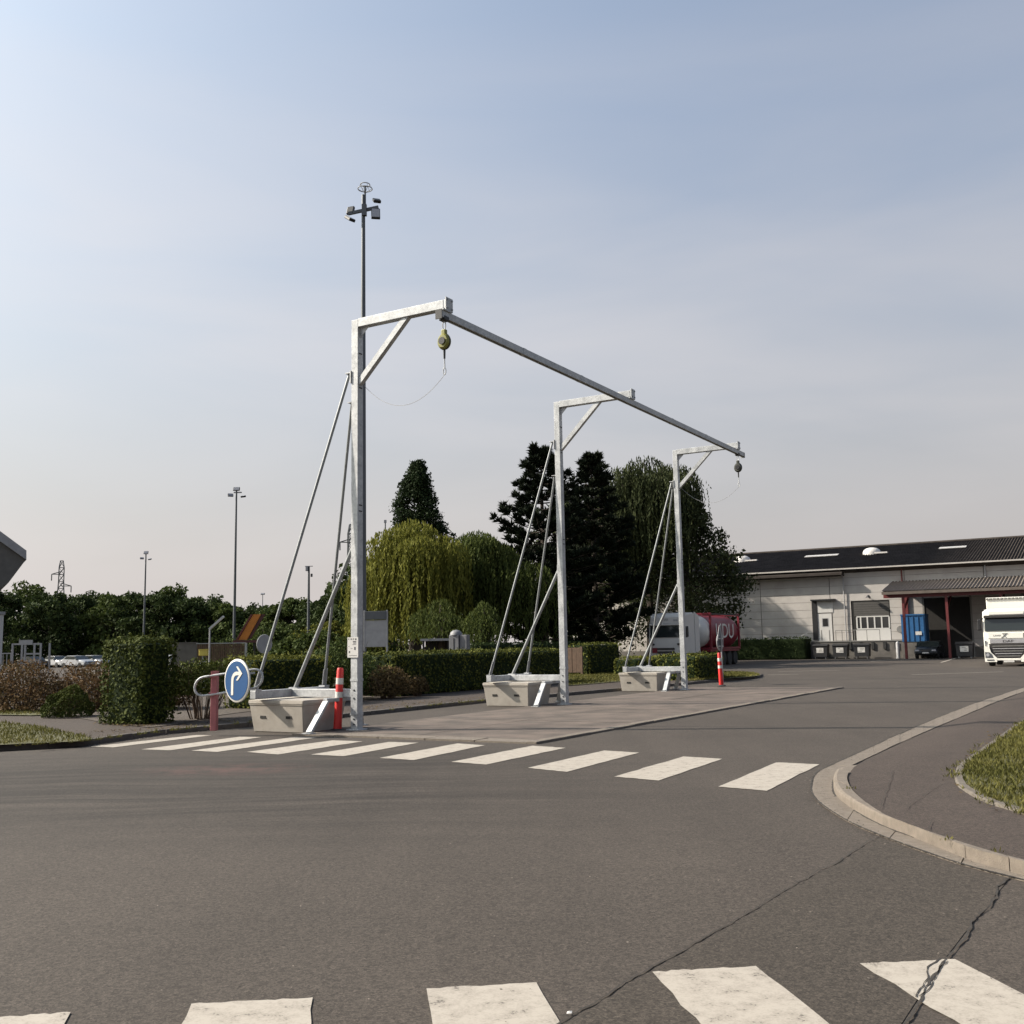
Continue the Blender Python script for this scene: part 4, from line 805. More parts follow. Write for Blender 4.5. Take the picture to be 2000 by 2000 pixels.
for s in (-1, 1):
    MB().prism([(s * 1.24, .26), (s * .62, .26), (s * .58, .46), (s * .90, .80), (s * .97, 1.12), (s * 1.24, 1.14)], -.10, .04, XZ).build('bumper_corner', CREAM, lo)
    hl = MB().prism([(s * 1.2, .50), (s * .80, .50), (s * .88, .72), (s * .98, .80), (s * 1.2, .82)], -.12, -.10, XZ).build('headlight', GREYST, lo); MB().lathe([(.09, -.125), (.07, -.13)], 12, (s * 1.06, 0, .65), 'y').build('lamp_glass', LAMPG, hl)
    strip(lo, 'fog_lamp', GREYST, min(s * .76, s * 1.12), max(s * .76, s * 1.12), .33, .40, -.105, .02)
    mr = MB().rbox((s * 1.42, .12, 2.35), (.2, .14, .62), .04).build('mirror', BLACK, lo); MB().bar((s * 1.2, .2, 2.72), (s * 1.42, .12, 2.62), .05, .05).build('mirror_arm', BLACK, mr)
    strip(lo, 'step_handle', GREYST, s * 1.16 - .02, s * 1.16 + .02, 1.05, 1.45, -.01, .05)
    wheel(lo, s * 1.02, 1.35); wheel(lo, s * .95, 4.6); 
    for yy in (10.5, 11.8, 13.1): wheel(lo, s * .98, yy)
strip(lo, 'bumper_bar', CREAM, -.66, .66, .34, .45, -.05, .1, .02); strip(lo, 'number_plate', WHITE, -.27, .27, .24, .34, -.11, .015)
tr = MB().rbox((0, 9.0, 2.6), (2.52, 12.6, 2.76), .03).build('trailer', CREAM, lo); MB().bb(-1.0, 1.0, 2.3, 14.6, .85, 1.2).build('chassis', BLACK, lo)
for k in range(13): MB().rbox((-1.2 + k * .2, 2.66, 3.9), (.14, .1, .1), .02).build('cable_hook', SHUT, tr)
# white tanker lorry
p = D(1302, 1300, 70.2); p = Vector((p.x, p.y, 0))
ta = thing('tanker_lorry', 'white tanker lorry with dark red tank container parked by the warehouse', 'lorry', p, RZ)
c2_ = cab(ta, 2.5, [(.05, .42), (0, 1.0), (.03, 1.95), (.16, 2.85), (.5, 3.62), (2.2, 3.72), (2.25, .6), (1.4, .5)], WHITE, 2.2)
g2 = strip(c2_, 'windscreen', GLASS, -1.12, 1.12, 2.02, 2.80, .07, .05); g2.data.transform(Matrix.Translation((0, .07, 2.4)) @ Matrix.Rotation(R(-8), 4, 'X') @ Matrix.Translation((0, -.07, -2.4)))
vz = strip(ta, 'visor_panel', WHITE, -1.1, 1.1, 2.95, 3.4, .2, .2, .04); text('lettering', 'TIMAR', .2, SHUT, vz, (-.1, .09, 3.2)); strip(vz, 'roof_lamp', LGREY, .55, .85, 3.1, 3.22, .09, .02)
strip(ta, 'brow', WHITE, -1.16, 1.16, 2.82, 2.94, .05, .16, .03)
for s in (-1, 1):
    MB().prism([(s * 1.18, 1.72), (s * .78, 1.60), (s * .85, 1.50), (s * 1.16, 1.50)], -.03, .05, XZ).build('headlight', GRILLE, ta)
    MB().rbox((s * 1.38, .3, 2.35), (.16, .14, .7), .04).build('mirror', BLACK, ta); wheel(ta, s * 1.02, 1.35)
    for yy in (4.3, 8.3, 9.6, 10.9): wheel(ta, s * .98, yy)
for z in (1.26, 1.04, .72): strip(ta, 'grille_slot', GRILLE, -.62, .62, z - .07, z + .07, -.02, .05)
strip(ta, 'hazard_plate', TANKR, -.98, -.62, 1.0, 1.34, -.03, .04); strip(ta, 'bumper', WHITE, -1.22, 1.22, .36, .6, -.03, .16, .04)
for s in (-1, 1): MB().bb(s * 1.245 - .01, s * 1.245 + .01, .35, 1.0, 2.05, 2.75).build('side_window', GLASS, c2_); MB().prism([(2.3, .6), (3.2, .6), (3.1, 3.5), (2.3, 3.75)], s * 1.2 - .03, s * 1.2 + .03, YZ).build('side_fairing', WHITE, ta)
MB().bb(-.5, .5, 2.2, 12.0, .75, 1.15).build('chassis', BLACK, ta)
TY0, TY1 = 5.3, 11.6
tank = MB().lathe([(.15, -.62), (.7, -.5), (1.05, -.25), (1.17, .0), (1.17, TY1 - TY0 - .0), (1.05, TY1 - TY0 + .2), (.6, TY1 - TY0 + .4)], 32, (0, TY0, 2.42), 'y').build('tank', WHITE, ta, True)
tb = MB().lathe([(1.185, .35), (1.185, TY1 - TY0 - .1)], 32, (0, TY0, 2.42), 'y').build('tank_band', TANKR, tank, True)
for y in (TY0 + .1, TY1):
    f = MB()
    for s in (-1, 1): f.bb(s * 1.22 - .07, s * 1.22 + .07, y - .07, y + .07, 1.15, 3.75)
    f.bb(-1.15, 1.15, y - .068, y + .068, 3.61, 3.74).bb(-1.15, 1.15, y - .068, y + .068, 1.16, 1.3); f.build('end_frame', TANKR, ta)
for s in (-1, 1): MB().bb(s * 1.22 - .06, s * 1.22 + .06, TY0 + .17, TY1 - .07, 1.17, 1.3).build('side_rail', TANKR, ta); MB().bb(s * 1.22 - .05, s * 1.22 + .05, TY0 + .17, TY1 - .07, 3.62, 3.72).build('top_rail', BLACK, ta)
lt = text('lettering', 'UDU', 1.5, WHITE, tb, (1.196, (TY0 + TY1) / 2 + .1, 2.42), rot=(math.pi / 2, 0, math.pi / 2), sx=1.25)
MB().bb(-1.2, 1.2, TY0, TY1, 1.0, 1.14).build('skid_frame', TANKR, ta)
# cars
def car(loc, rz, label, m, group):
    t = thing('parked_car', label, 'car', loc, rz, group)
    prof = [(-2.1, .35), (-2.12, .62), (-1.95, .82), (-1.0, .95), (-.35, 1.42), (.9, 1.46), (1.65, 1.02), (2.05, .95), (2.1, .4), (1.6, .3), (-1.7, .28)]
    b = cab(t, 1.76, prof, m, 4); b.name = 'body'; b.data.name = 'body'
    MB().prism([(-1.0, .98), (-.42, 1.37), (.85, 1.40), (1.4, 1.05)], -.885, .885, YZ).build('side_windows', GLASS, t)
    w = MB().add([(-.74, -1.02, .97), (.74, -1.02, .97), (.66, -.40, 1.42), (-.66, -.40, 1.42), (-.74, -1.0, .93), (.74, -1.0, .93), (.66, -.36, 1.38), (-.66, -.36, 1.38)], [(0, 1, 2, 3), (7, 6, 5, 4), (0, 4, 5, 1), (1, 5, 6, 2), (2, 6, 7, 3), (3, 7, 4, 0)]).build('windscreen', GLASS, t)
    for s in (-1, 1):
        for y in (-1.3, 1.3): wheel(t, s * .8, y, .32, .22)
        MB().rbox((s * .65, -2.08, .68), (.32, .12, .14), .03).build('headlight', LAMPG, t); MB().rbox((s * .95, -.7, 1.0), (.16, .1, .12), .03).build('mirror', m, t)
    MB().box((0, -2.13, .5), (.5, .02, .11)).build('number_plate', WHITE, t); MB().box((0, -2.125, .68), (.7, .02, .1)).build('grille', GRILLE, t)
    return t
X = W(1838, 1260)[0]; p = BO + V * (X - .4) - U * 3.6
car((p.x, p.y, 0), RZ, 'black car parked nose out under the warehouse canopy', CARD, 'parked cars')
for px, d, rz, lab, m in ((66, 128, R(60), 'dark car behind the steel rack at the far left', CARD), (112, 132, R(55), 'silver car behind the rust-coloured bushes, leftmost of the pale cars', CARS), (152, 124, R(64), 'silver car behind the bushes, between two other pale cars', CARS), (186, 130, R(58), 'silver car half hidden by the tall clipped hedge', CARS), (352, 66, R(40), 'pale car roof between the tall hedge and the brown fence', CARS)):
    q = D(px, 1285, d); car((q.x, q.y, 0), rz, lab, m, 'parked cars')

# ================================================================ VEGETATION
sheet('green_area', [Vector(q) for q in ((-14, 51, 0), (-6, 61, 0), (6, 63, 0), (9, 76, 0), (14.5, 90, 0), (17, 97, 0), (10, 103, 0), (-22, 108, 0), (-24, 60, 0))], GRASSG, .03, None, 'structure')
def box_surface(n, lx, ly, h, rnd=.18):
    """points and outward normals on the top and sides of a clipped block"""
    areas = np.array([lx * ly, lx * h, lx * h, ly * h, ly * h]); k = RNG.choice(5, n, p=areas / areas.sum()); a, b = RNG.uniform(-.5, .5, n), RNG.uniform(-.5, .5, n)
    P = np.zeros((n, 3)); N = np.zeros((n, 3))
    for i, (f, nn) in enumerate([((lambda a, b: (a * lx, b * ly, a * 0 + h)), (0, 0, 1)), ((lambda a, b: (a * lx, a * 0 - ly / 2, (b + .5) * h)), (0, -1, 0)), ((lambda a, b: (a * lx, a * 0 + ly / 2, (b + .5) * h)), (0, 1, 0)), ((lambda a, b: (a * 0 - lx / 2, a * ly, (b + .5) * h)), (-1, 0, 0)), ((lambda a, b: (a * 0 + lx / 2, a * ly, (b + .5) * h)), (1, 0, 0))]):
        m = k == i; P[m] = np.stack(f(a[m], b[m]), 1); N[m] = nn
    # round the arrises
    c = np.array([lx / 2 - rnd, ly / 2 - rnd, h - rnd]); q = P.copy(); q[:, 2] = np.maximum(q[:, 2], 0)
    core = np.stack([np.clip(q[:, 0], -c[0], c[0]), np.clip(q[:, 1], -c[1], c[1]), np.minimum(q[:, 2], c[2])], 1); d = q - core; L = np.linalg.norm(d, axis=1, keepdims=True)
    N2 = np.where(L > 1e-6, d / np.maximum(L, 1e-6), N); return core + N2 * rnd, N2
def hedge(label, u0, u1, v0, v1, h, m, leaf=.07, dens=230, rough=.05, group='clipped hedges', z=TOP, name='hedge', spread=.85, inner=.10, sprigs=0):
    lx, ly = v1 - v0, u1 - u0; o = uv((u0 + u1) / 2, (v0 + v1) / 2, z); t = thing(name, label, 'hedge', o, RZ, group)
    core = MB(); nseg = max(2, int(ly / .5)); c = inner
    core.rbox((0, 0, (h - c) / 2), (lx - 2 * c, ly - 2 * c, h - c), min(.12, lx / 4)); co = core.build('light_block_core', L_DARK if m is not L_RUST else TWIG, t)  # solid dark box hidden inside the leaves, added to block light
    area = lx * ly + 2 * h * (lx + ly); n = int(area * dens / (leaf / .07) ** 2); P, N = box_surface(n, lx, ly, h)
    P = P + N * (rough * (noise3(P, 3.2, 3) + .8 * noise3(P, 1.1, 4))[:, None] + RNG.normal(-.02, .025, (n, 1))); P[:, 2] = P[:, 2].clip(.02)
    A, B = leafset(P, leaf, 1.5, N, spread); t_ = (.45 + .25 * noise3(P, 1.3, 21) + RNG.normal(0, .2, n)).clip(0, 1)
    cards('foliage', P, A, B, m, t, None, t_)
    if sprigs:                                   # new shoots standing out of the clipped face
        Q, NQ = box_surface(sprigs, lx, ly, h); l = RNG.uniform(.04, .16, (sprigs, 1)); d = NQ + .6 * unit(sprigs) + np.array([0, 0, .5]); d /= np.linalg.norm(d, axis=1, keepdims=True)
        Pp = np.concatenate([Q + d * l * f for f in (.4, .7, 1.0)]); A, B = leafset(Pp, leaf * .8, 1.6); cards('shoots', Pp, A, B, m, t, 'stuff')
    return t
hedge('tall clipped dark green hedge block left of the blue arrow sign', -1.24, -.2, -6.0, -4.63, 1.84, L_HEDGE, .062, 460, .035, inner=.13, sprigs=260)
hedge('low clipped hedge behind the ballast block of the nearest frame', 3.9, 7.0, -7.6, -6.4, 1.36, L_YEL, .07, 230, .04, sprigs=160)
hedge('long clipped hedge between the nearest and the middle frame', 10.4, 22.2, -8.3, -6.7, 1.40, L_HEDGE2, .08, 230, .025, sprigs=160)
hedge('square clipped hedge block right of the middle frame post', 31.5, 35.4, -11.6, -10.3, 1.62, L_HEDGE2, .1, 180, .04)
hedge('long far hedge behind the middle frame', 27.5, 39, -15.6, -14.2, 1.72, L_DARK, .12, 160, .06)
hedge('clipped hedge block behind the farthest frame post', 24.4, 27.6, -3.8, -1.9, 1.04, L_HEDGE2, .085, 210, .03, sprigs=150)
hedge('low yellow-green hedge in front of the tanker lorry', 30.5, 36.8, -8.6, -7.2, .86, L_YEL, .1, 180, .05)
hedge('dark overgrown hedge along the foot of the warehouse wall', 77.5, 79.6, -21.0, -11.6, 1.95, L_DARK, .14, 120, .14, z=0)
def shrub(label, p, rx, ry, h, m, n, leaf, twigs=26, name='shrub', hollow=.35, base=.12, group=None, cat='shrub', lumps=9, clear=0.0):
    t = thing(name, label, cat, p, RZ, group); tw = MB()
    for i in range(twigs):
        a = random.uniform(0, 6.28); r = random.uniform(.3, .95); e = Vector((rx * r * math.cos(a), ry * r * math.sin(a), h * random.uniform(.55, .95))); s = Vector((rx * .35 * r * math.cos(a), ry * .35 * r * math.sin(a), 0))
        mid = s.lerp(e, .5) + Vector((random.gauss(0, .05), random.gauss(0, .05), .08)); tw.tube([s, mid, e], [.014, .009, .004], 4, False)
    tw.build('stems', TWIG, t, kind='stuff')
    d = unit(n); d[:, 2] = np.abs(d[:, 2]) * 1.0; r = (hollow + (1 - hollow) * RNG.random(n) ** .45)[:, None]; lump = 1 + .16 * noise3(d * 3, 1.6, int(abs(p[0]) * 100))[:, None]
    P = d * r * lump * np.array([rx, ry, h - clear]); P[:, 2] = base + clear + P[:, 2] * (1 - base / h) * .92
    keep = noise3(P, 3.0 / max(.4, rx), 6) > -.75; P = P[keep]; n = len(P); A, B = leafset(P, leaf, 1.6, d[keep], 1.6)
    cards('foliage', P, A, B, m, t, None, (.45 + .3 * noise3(P, 2.0, 9) + RNG.normal(0, .2, n)).clip(0, 1)); return t
shrub('small round dark green ball bush on the lawn edge', uv(.25, -9.0, TOP), .58, .58, .76, L_HEDGE, 9000, .04, 18, 'ball_bush', .86, .02)
shrub('loose open shrub with bare lower stems behind the red barrier post', uv(.75, -4.9, TOP), .62, 1.15, 1.42, L_HEDGE, 5600, .065, 46, clear=.45)
shrub('leafy shrub directly left of the nearest frame post', uv(8.2, -7.3, TOP), .95, 1.7, 1.86, L_MID, 8000, .085, 34)
shrub('brown dry shrub right of the nearest frame post', uv(9.5, -6.3, TOP), .6, .95, 1.05, L_BROWN, 3400, .075, 46)
shrub('small brown shrub at the foot of the long clipped hedge', uv(11.0, -6.3, TOP), .35, .5, .7, L_BROWN, 1300, .07, 22)
for i, (u_, v_, r1, r2, h_, lab) in enumerate([(1.6, -12.6, 1.5, 1.2, 1.5, 'rust-coloured bush at the left edge of the photo'), (2.6, -11.0, 1.3, 1.2, 1.42, 'rust-coloured bush behind the ball bush, second from the left edge'), (3.2, -9.4, 1.1, 1.1, 1.46, 'rust-coloured bush nearest to the tall clipped hedge'), (1.0, -14.6, 1.5, 1.2, 1.5, 'rust-coloured bush mostly outside the left edge')]):
    shrub(lab, uv(u_, v_, TOP), r1, r2, h_, L_RUST, 6500, .07, 60, 'rust_bush', .3, .05, 'rust-coloured bushes at the left')
def tree_obj(label, p, name='tree', cat='tree', group=None): return thing(name, label, cat, p, random.uniform(0, 6.28), group)
def decid(label, p, h, w, m, n, leaf, trunk_h=.25, nclump=55, seed=1, group=None, name='leafy_tree', prof=None, trunk_r=.22, drop=0.0, cr=.16):
    r_ = np.random.default_rng(seed); t = tree_obj(label, p, name, group=group); tb = MB()
    th = h * trunk_h; C = []
    for i in range(nclump):
        z = r_.random() ** .8; rad = prof(z) if prof else math.sqrt(max(.02, 1 - (2 * z - .95) ** 2)) ; a = r_.random() * 6.283; rr = rad * (.35 + .65 * r_.random() ** .5) * (1 + .2 * math.sin(3 * a + 8 * z + seed) + .1 * math.sin(5 * a - 17 * z))
        C.append((w / 2 * rr * math.cos(a), w / 2 * rr * math.sin(a), th * .8 + z * (h - th * .8) * .86))
    C = np.array(C); tb.tube([(0, 0, 0), (.05, .02, th), (0, .05, h * .6), (0, 0, h * .88)], [trunk_r, trunk_r * .75, trunk_r * .4, .03], 7); tk = tb.build('trunk', BARK, t, True)
    lb = MB()
    for c in C[::2]:
        z0 = max(th * .6, c[2] - .35 * math.hypot(c[0], c[1]) - .4); lb.tube([(0, 0, min(z0, h * .8)), (c[0] * .5, c[1] * .5, (z0 + c[2]) / 2 + .1), tuple(c)], [trunk_r * .3, trunk_r * .18, .02], 4, False)
    lb.build('limbs', BARK, tk, kind='stuff')
    k = RNG.integers(0, nclump, n); cs = h * cr * (.6 + .7 * r_.random(nclump)) * (1.15 - .45 * C[:, 2] / h); d = unit(n) * (RNG.random((n, 1)) ** .4); P = C[k] + d * cs[k][:, None] * np.array([1, 1, .75]); P[:, 2] -= drop * RNG.random(n) * h
    A, B = leafset(P, leaf, 1.6, d, 1.2); tint = (.35 + .3 * r_.random(nclump)[k] + RNG.normal(0, .17, n)).clip(0, 1); cards('crown', P, A, B, m, t, None, tint); return t
# tree line at the left, one tree after another
tl = [(-60, 1118, 150, 15, 1), (-5, 1138, 140, 12, 0), (55, 1125, 150, 13, 1), (100, 1145, 138, 10, 0), (150, 1146, 145, 11, 0), (188, 1143, 165, 11, 0), (232, 1152, 140, 9, 1), (262, 1146, 150, 9, 0), (300, 1146, 140, 10, 0), (332, 1133, 150, 9, 1), (372, 1156, 140, 8, 0), (405, 1148, 155, 11, 0), (440, 1168, 140, 8, 1), (472, 1166, 150, 10, 0), (505, 1178, 140, 8, 0), (535, 1176, 130, 8, 1), (580, 1158, 128, 9, 1), (615, 1168, 120, 7, 0), (648, 1150, 118, 7, 0), (672, 1125, 110, 6, 0), (715, 1068, 105, 6.5, 0), (745, 1072, 108, 6, 0)]
for i, (px, py, d, w, k) in enumerate(tl):
    q = D(px, py, d); lab = f'{["dark", "mid green"][k]} leafy tree of the far tree line, ' + (['running off the left edge', 'behind the grey roof corner', 'rounded, right of the grey roof corner', 'below the left pylon', 'just right of the left pylon', 'round-topped, farther back than its neighbours', 'low, left of the leftmost mast', 'just left of the leftmost mast', 'directly right of the leftmost mast', 'pointed, tallest right of the leftmost mast', 'low, right of the pointed tree', 'rounded, left of the slim mast', 'just left of the slim mast', 'directly behind the slim mast', 'above the orange slanted board', 'below the tiny distant mast', 'broad, behind the short flat-capped mast', 'right of the short flat-capped mast', 'left of the raking brace', 'touching the nearest frame post on its left', 'just right of the nearest frame post', 'at the left shoulder of the yellow willow'][i])
    decid(lab, (q.x, d, 0), q.z, w, [L_DARK, L_MID][k], 7500, .46, .02, 60, 100 + i, 'trees of the far tree line', 'leafy_tree', lambda z: math.sqrt(max(.05, 1 - (1.5 * z - .5) ** 2)) if z < .9 else .35, cr=.15)
for i, (px, py, d, w, m) in enumerate([(548, 1210, 95, 7, L_MID), (655, 1205, 70, 5.5, L_YEL), (630, 1228, 62, 5, L_MID), (515, 1215, 78, 5, L_MID), (470, 1222, 105, 7, L_DARK)]):
    q = D(px, py, d); decid(['bushy tree below the short flat-capped mast', 'yellow-green bushy tree left of the nearest frame post', 'bushy tree between the raking brace and the nearest post', 'bushy tree behind the round sign back', 'dark bushy tree behind the orange slanted board'][i], (q.x, d, 0), q.z, w, m, 4500, .22, .03, 40, 300 + i, 'bushy trees in the middle distance', 'bushy_tree', trunk_r=.12, cr=.22)
# fastigiate poplar
q = D(816, 880, 92); decid('tall conical dark poplar rising behind the yellow willow', (q.x, 92, .03), q.z * 1.07, 8.0, L_POP, 42000, .21, .1, 420, 401, None, 'poplar_tree', lambda z: min(1.0, 1.05 * (1 - z) ** .68 + .01), .35, cr=.042)
# pines
def pine(label, px, py, d, wpx, seed):
    r_ = random.Random(seed); q = D(px, py, d); h = q.z; w = wpx * d / 2029; t = tree_obj(label, (q.x, d, .03), 'pine_tree', group='dark pines behind the middle frame'); t.rotation_euler = (0, 0, 0)
    tk = MB().tube([(0, 0, 0), (.05, 0, h * .4), (0, .04, h * .8), (0, 0, h * .99)], [.26, .2, .1, .03], 8).build('trunk', BARK, t, True); br = MB(); P = []; Dv = []
    z = h * .12
    while z < h * .985:
        f = z / h; L = w / 2 * min(1.0, 1.25 * (1 - f) ** .75 + .06) * (1.0 if f > .22 else .72); nb = 6; a0 = r_.random() * 6.28
        for k in range(nb):
            a = a0 + 6.283 * k / nb + r_.gauss(0, .25); l = L * r_.uniform(.5, 1.28); dirv = Vector((math.cos(a), math.sin(a), 0)); e = Vector((0, 0, z)) + dirv * l + Vector((0, 0, l * r_.uniform(.05, .4) - .08 * l)); s = Vector((0, 0, z - .1))
            mid = s.lerp(e, .55) - Vector((0, 0, l * .08)); br.tube([s, mid, e], [.05, .035, .012], 4, False)
            nt = max(3, int(l / .42))
            for j in range(nt):
                g = .38 + .62 * (j + 1) / nt; b = s.lerp(mid, g * 1.8) if g < .55 else mid.lerp(e, (g - .55) / .45)
                for sd in range(2 if g < .95 else 3):
                    o = Vector((-dirv.y, dirv.x, 0)) * r_.uniform(-.5, .5) * (1.15 - g) * 1.1 + Vector((0, 0, r_.uniform(.0, .22))); P.append(b + o); Dv.append((dirv * .6 + Vector((0, 0, .9)) + o * .8).normalized())
        z += h * .029 * r_.uniform(.75, 1.25)
    br.build('branches', BARK, tk, kind='stuff'); P = np.array([tuple(x) for x in P]); Dv = np.array([tuple(x) for x in Dv]); k = 18; n = len(P) * k
    PP = np.repeat(P, k, 0); DD = np.repeat(Dv, k, 0) * .9 + unit(n) * .85; DD /= np.linalg.norm(DD, axis=1, keepdims=True); ln = RNG.uniform(.14, .32, (n, 1)); B = np.cross(DD, unit(n)); B /= np.linalg.norm(B, axis=1, keepdims=True)
    cards('needles', PP + DD * ln * .8, DD * ln, B * .055, L_PINE, t, None, RNG.random(n))
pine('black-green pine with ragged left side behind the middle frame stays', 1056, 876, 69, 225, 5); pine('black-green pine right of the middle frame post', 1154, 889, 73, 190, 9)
# weeping willows and birch
def willow(label, px, py, d, w, m, n_str, seed, zmin, name='willow_tree', domes=9, slen=(1.2, 4.6), leaf=.16, dens=.11, wy=None):
    r_ = np.random.default_rng(seed); q = D(px, py, d); h = q.z; t = tree_obj(label, (q.x, d, .03), name); t.rotation_euler = (0, 0, 0); wy = wy or w
    tk = MB().tube([(0, 0, 0), (.1, 0, h * .25), (.05, .1, h * .5)], [.38, .3, .22], 8).build('trunk', BARK, t, True); lb = MB(); dom = []
    for i in range(domes):
        a = 6.283 * i / domes + r_.normal(0, .3); rr = r_.uniform(.2, .85) if i else 0; zt = h * (1 - (.08 if name == 'birch_tree' else .20) * rr ** 2 - (.22 if name == 'birch_tree' else .16) * r_.random()) if i else h; c = np.array([w / 2 * rr * math.cos(a), wy / 2 * rr * math.sin(a), zt]); dom.append((c, r_.uniform(.14, .30) * w))
        lb.tube([(.05, .05, h * .4), (c[0] * .5, c[1] * .5, h * .72), (c[0], c[1], zt - .3)], [.14, .09, .04], 5, False)
    lb.build('limbs', BARK, tk, kind='stuff'); Ps = []; As = []; T = []
    for i in range(n_str):
        c, R_ = dom[r_.integers(0, domes)]; a = r_.random() * 6.283; rr = R_ * math.sqrt(r_.random()); x, y = c[0] + rr * math.cos(a), c[1] + rr * math.sin(a); z = c[2] - .9 * R_ * (rr / R_) ** 2.2 * .55
        L = min(r_.uniform(*slen), z - zmin - r_.random() * .8)
        if L < .3: continue
        nl = int(L / dens); s = np.linspace(0, 1, nl); sw = .25 * r_.normal(size=2); ph = r_.random() * 6
        out = np.array([math.cos(a), math.sin(a)]) * .35 * min(1, rr / R_); xx = x + out[0] * np.minimum(1, s * 4) + sw[0] * s * s + .05 * np.sin(s * 7 + ph); yy = y + out[1] * np.minimum(1, s * 4) + sw[1] * s * s
        zz = z - L * s; Ps.append(np.stack([xx, yy, zz], 1) + r_.normal(0, .035, (nl, 3))); T.append(np.full(nl, r_.random()))
    P = np.concatenate(Ps); n = len(P); A = np.stack([RNG.normal(0, .35, n), RNG.normal(0, .35, n), -np.ones(n)], 1); A /= np.linalg.norm(A, axis=1, keepdims=True); B = np.cross(A, unit(n)); B /= np.linalg.norm(B, axis=1, keepdims=True)
    cards('crown', P, A * leaf * RNG.uniform(.6, 1.2, (n, 1)), B * leaf * .28, m, t, None, (.6 * np.concatenate(T) + .2 + RNG.normal(0, .15, n)).clip(0, 1)); return t
willow('large yellow-green weeping willow right of the nearest frame', 806, 1018, 62, 5.6, L_WILLOW, 1500, 1, 1.5, domes=13, slen=(.8, 5.8))
willow('darker green weeping willow behind the yellow one', 930, 1040, 66, 8.0, L_WILLOW2, 2000, 2, 1.4, domes=15, slen=(.8, 5.4))
willow('small low weeping willow hanging over the long hedge', 945, 1178, 55, 2.0, L_WILLOW2, 260, 3, .4, domes=5, slen=(.6, 2.2), leaf=.11, dens=.09)
willow('small weeping willow in front of the yellow one', 860, 1172, 57, 3.0, L_WILLOW2, 330, 4, 1.5, domes=6, slen=(.5, 1.6), leaf=.11, dens=.09)
willow('tall drooping birch in front of the warehouse, behind the tanker lorry', 1258, 893, 88, 8.8, L_BIRCH, 2900, 6, 3.8, 'birch_tree', 34, (.6, 6.5), .2, .17, 7)
q = D(1336, 928, 87); decid('loose leafy tree with open outline left of the warehouse roof', (q.x, 87, .03), q.z, 8.3, L_BIRCH, 21000, .26, .2, 150, 503, None, 'leafy_tree', lambda z: math.sqrt(max(.03, 1 - (1.8 * z - .6) ** 2)), .3, .03, cr=.085)
q = D(1185, 950, 100); decid('dense dark leafy tree filling the gap between the pine and the birch', (q.x, 100, .03), q.z, 9.0, L_BIRCH, 16000, .26, .15, 90, 507, None, 'leafy_tree', None, .3, cr=.1)

q = D(1108, 945, 84); decid('dark leafy tree closing the gap between the two pines', (q.x, 84, .03), q.z, 7.0, L_BIRCH, 12000, .24, .1, 90, 511, None, 'leafy_tree', None, .3, cr=.1)
# ================================================================ SMALL THINGS IN THE BACKGROUND
bd_ = D(734, 1280, 45); ib = thing('information_board', 'grey information board on posts behind the nearest frame', 'notice board', (bd_.x, 45, TOP), R(-8))
z0, z1, z2 = D(734, 1264, 45).z - TOP, D(734, 1211, 45).z - TOP, D(734, 1193, 45).z - TOP
MB().rbox((0, 0, (z0 + z1) / 2), (.95, .05, z1 - z0 - .02), .01).build('panel', LGREY, ib); MB().rbox((0, -.02, (z1 + z2) / 2), (.95, .09, z2 - z1 - .03), .01).build('header', GREYST, ib)
for s in (-1, 1): MB().rbox((s * .5, .0, z2 / 2), (.07, .07, z2 + .04), .01).build('leg', LGREY, ib)
q = D(517, 1258, 40); rs = thing('round_sign_back', 'grey back of a round road sign on a post, behind the blue sign', 'road sign', (q.x, 40, TOP), R(52))
MB().lathe([(.36, 0), (.37, .02), (.36, .04)], 32, (0, 0, q.z - TOP), 'y').build('disc', LGREY, rs, True); MB().tube([(0, .07, 0), (0, .07, q.z - TOP + .3)], .035, 8).build('post', BLACK, rs); MB().box((0, .05, q.z - TOP), (.4, .03, .05)).build('bracket', LGREY, rs)
q = D(410, 1228, 52); q2 = D(437, 1204, 52); sl_ = thing('street_lamp', 'slim street lamp with a white slanted head behind the red barrier', 'street lamp', (q.x, 52, 0), 0)
MB().tube([(0, 0, 0), (0, 0, q.z)], .045, 8).build('post', LGREY, sl_); MB().bar((-.02, 0, q.z - .02), (q2.x - q.x, 0, q2.z), .16, .10).build('lamp_head', WHITE, sl_)
a, b = D(466, 1250, 66), D(492, 1200, 66); ob = thing('slanted_board', 'orange slanted advertising board with dark red backing behind the brown fence', 'sign board', (a.x, 66, 0), 0)
dx, dz = b.x - a.x, b.z - a.z
MB().prism([(0, a.z), (.55, a.z), (.6 + dx, b.z), (dx + .1, b.z)], -.1, .1, XZ).build('orange_face', ORANGE, ob); MB().prism([(-.14, a.z), (-.02, a.z), (dx + .08, b.z), (dx - .04, b.z)], -.14, .14, XZ).build('edge_band', REDST, ob); MB().prism([(.57, a.z), (.8, a.z + .1), (.85 + dx, b.z), (dx + .62, b.z)], -.05, .05, XZ).build('backing', MAROON, ob)
MB().bb(-.3, 1.3, -.2, .2, a.z - .18, a.z - .02).build('base_beam', MAROON, ob)
for s in (0, 1): MB().bb(s - .06, s + .06, -.06, .06, 0, a.z - .17).build('leg', BLACK, ob)
a, b = D(385, 1258, 60), D(478, 1254, 60); fe = thing('slatted_fence', 'brown vertical slat fence behind the low shrubs', 'fence', (a.x, 60, 0), 0); Lf = b.x - a.x; nsl = 26
for k in range(nsl): MB().box((Lf * (k + .5) / nsl, random.uniform(-.01, .01), a.z / 2 + .02), (Lf / nsl * .72, .03, a.z - .06)).build('slat', BROWN, fe)
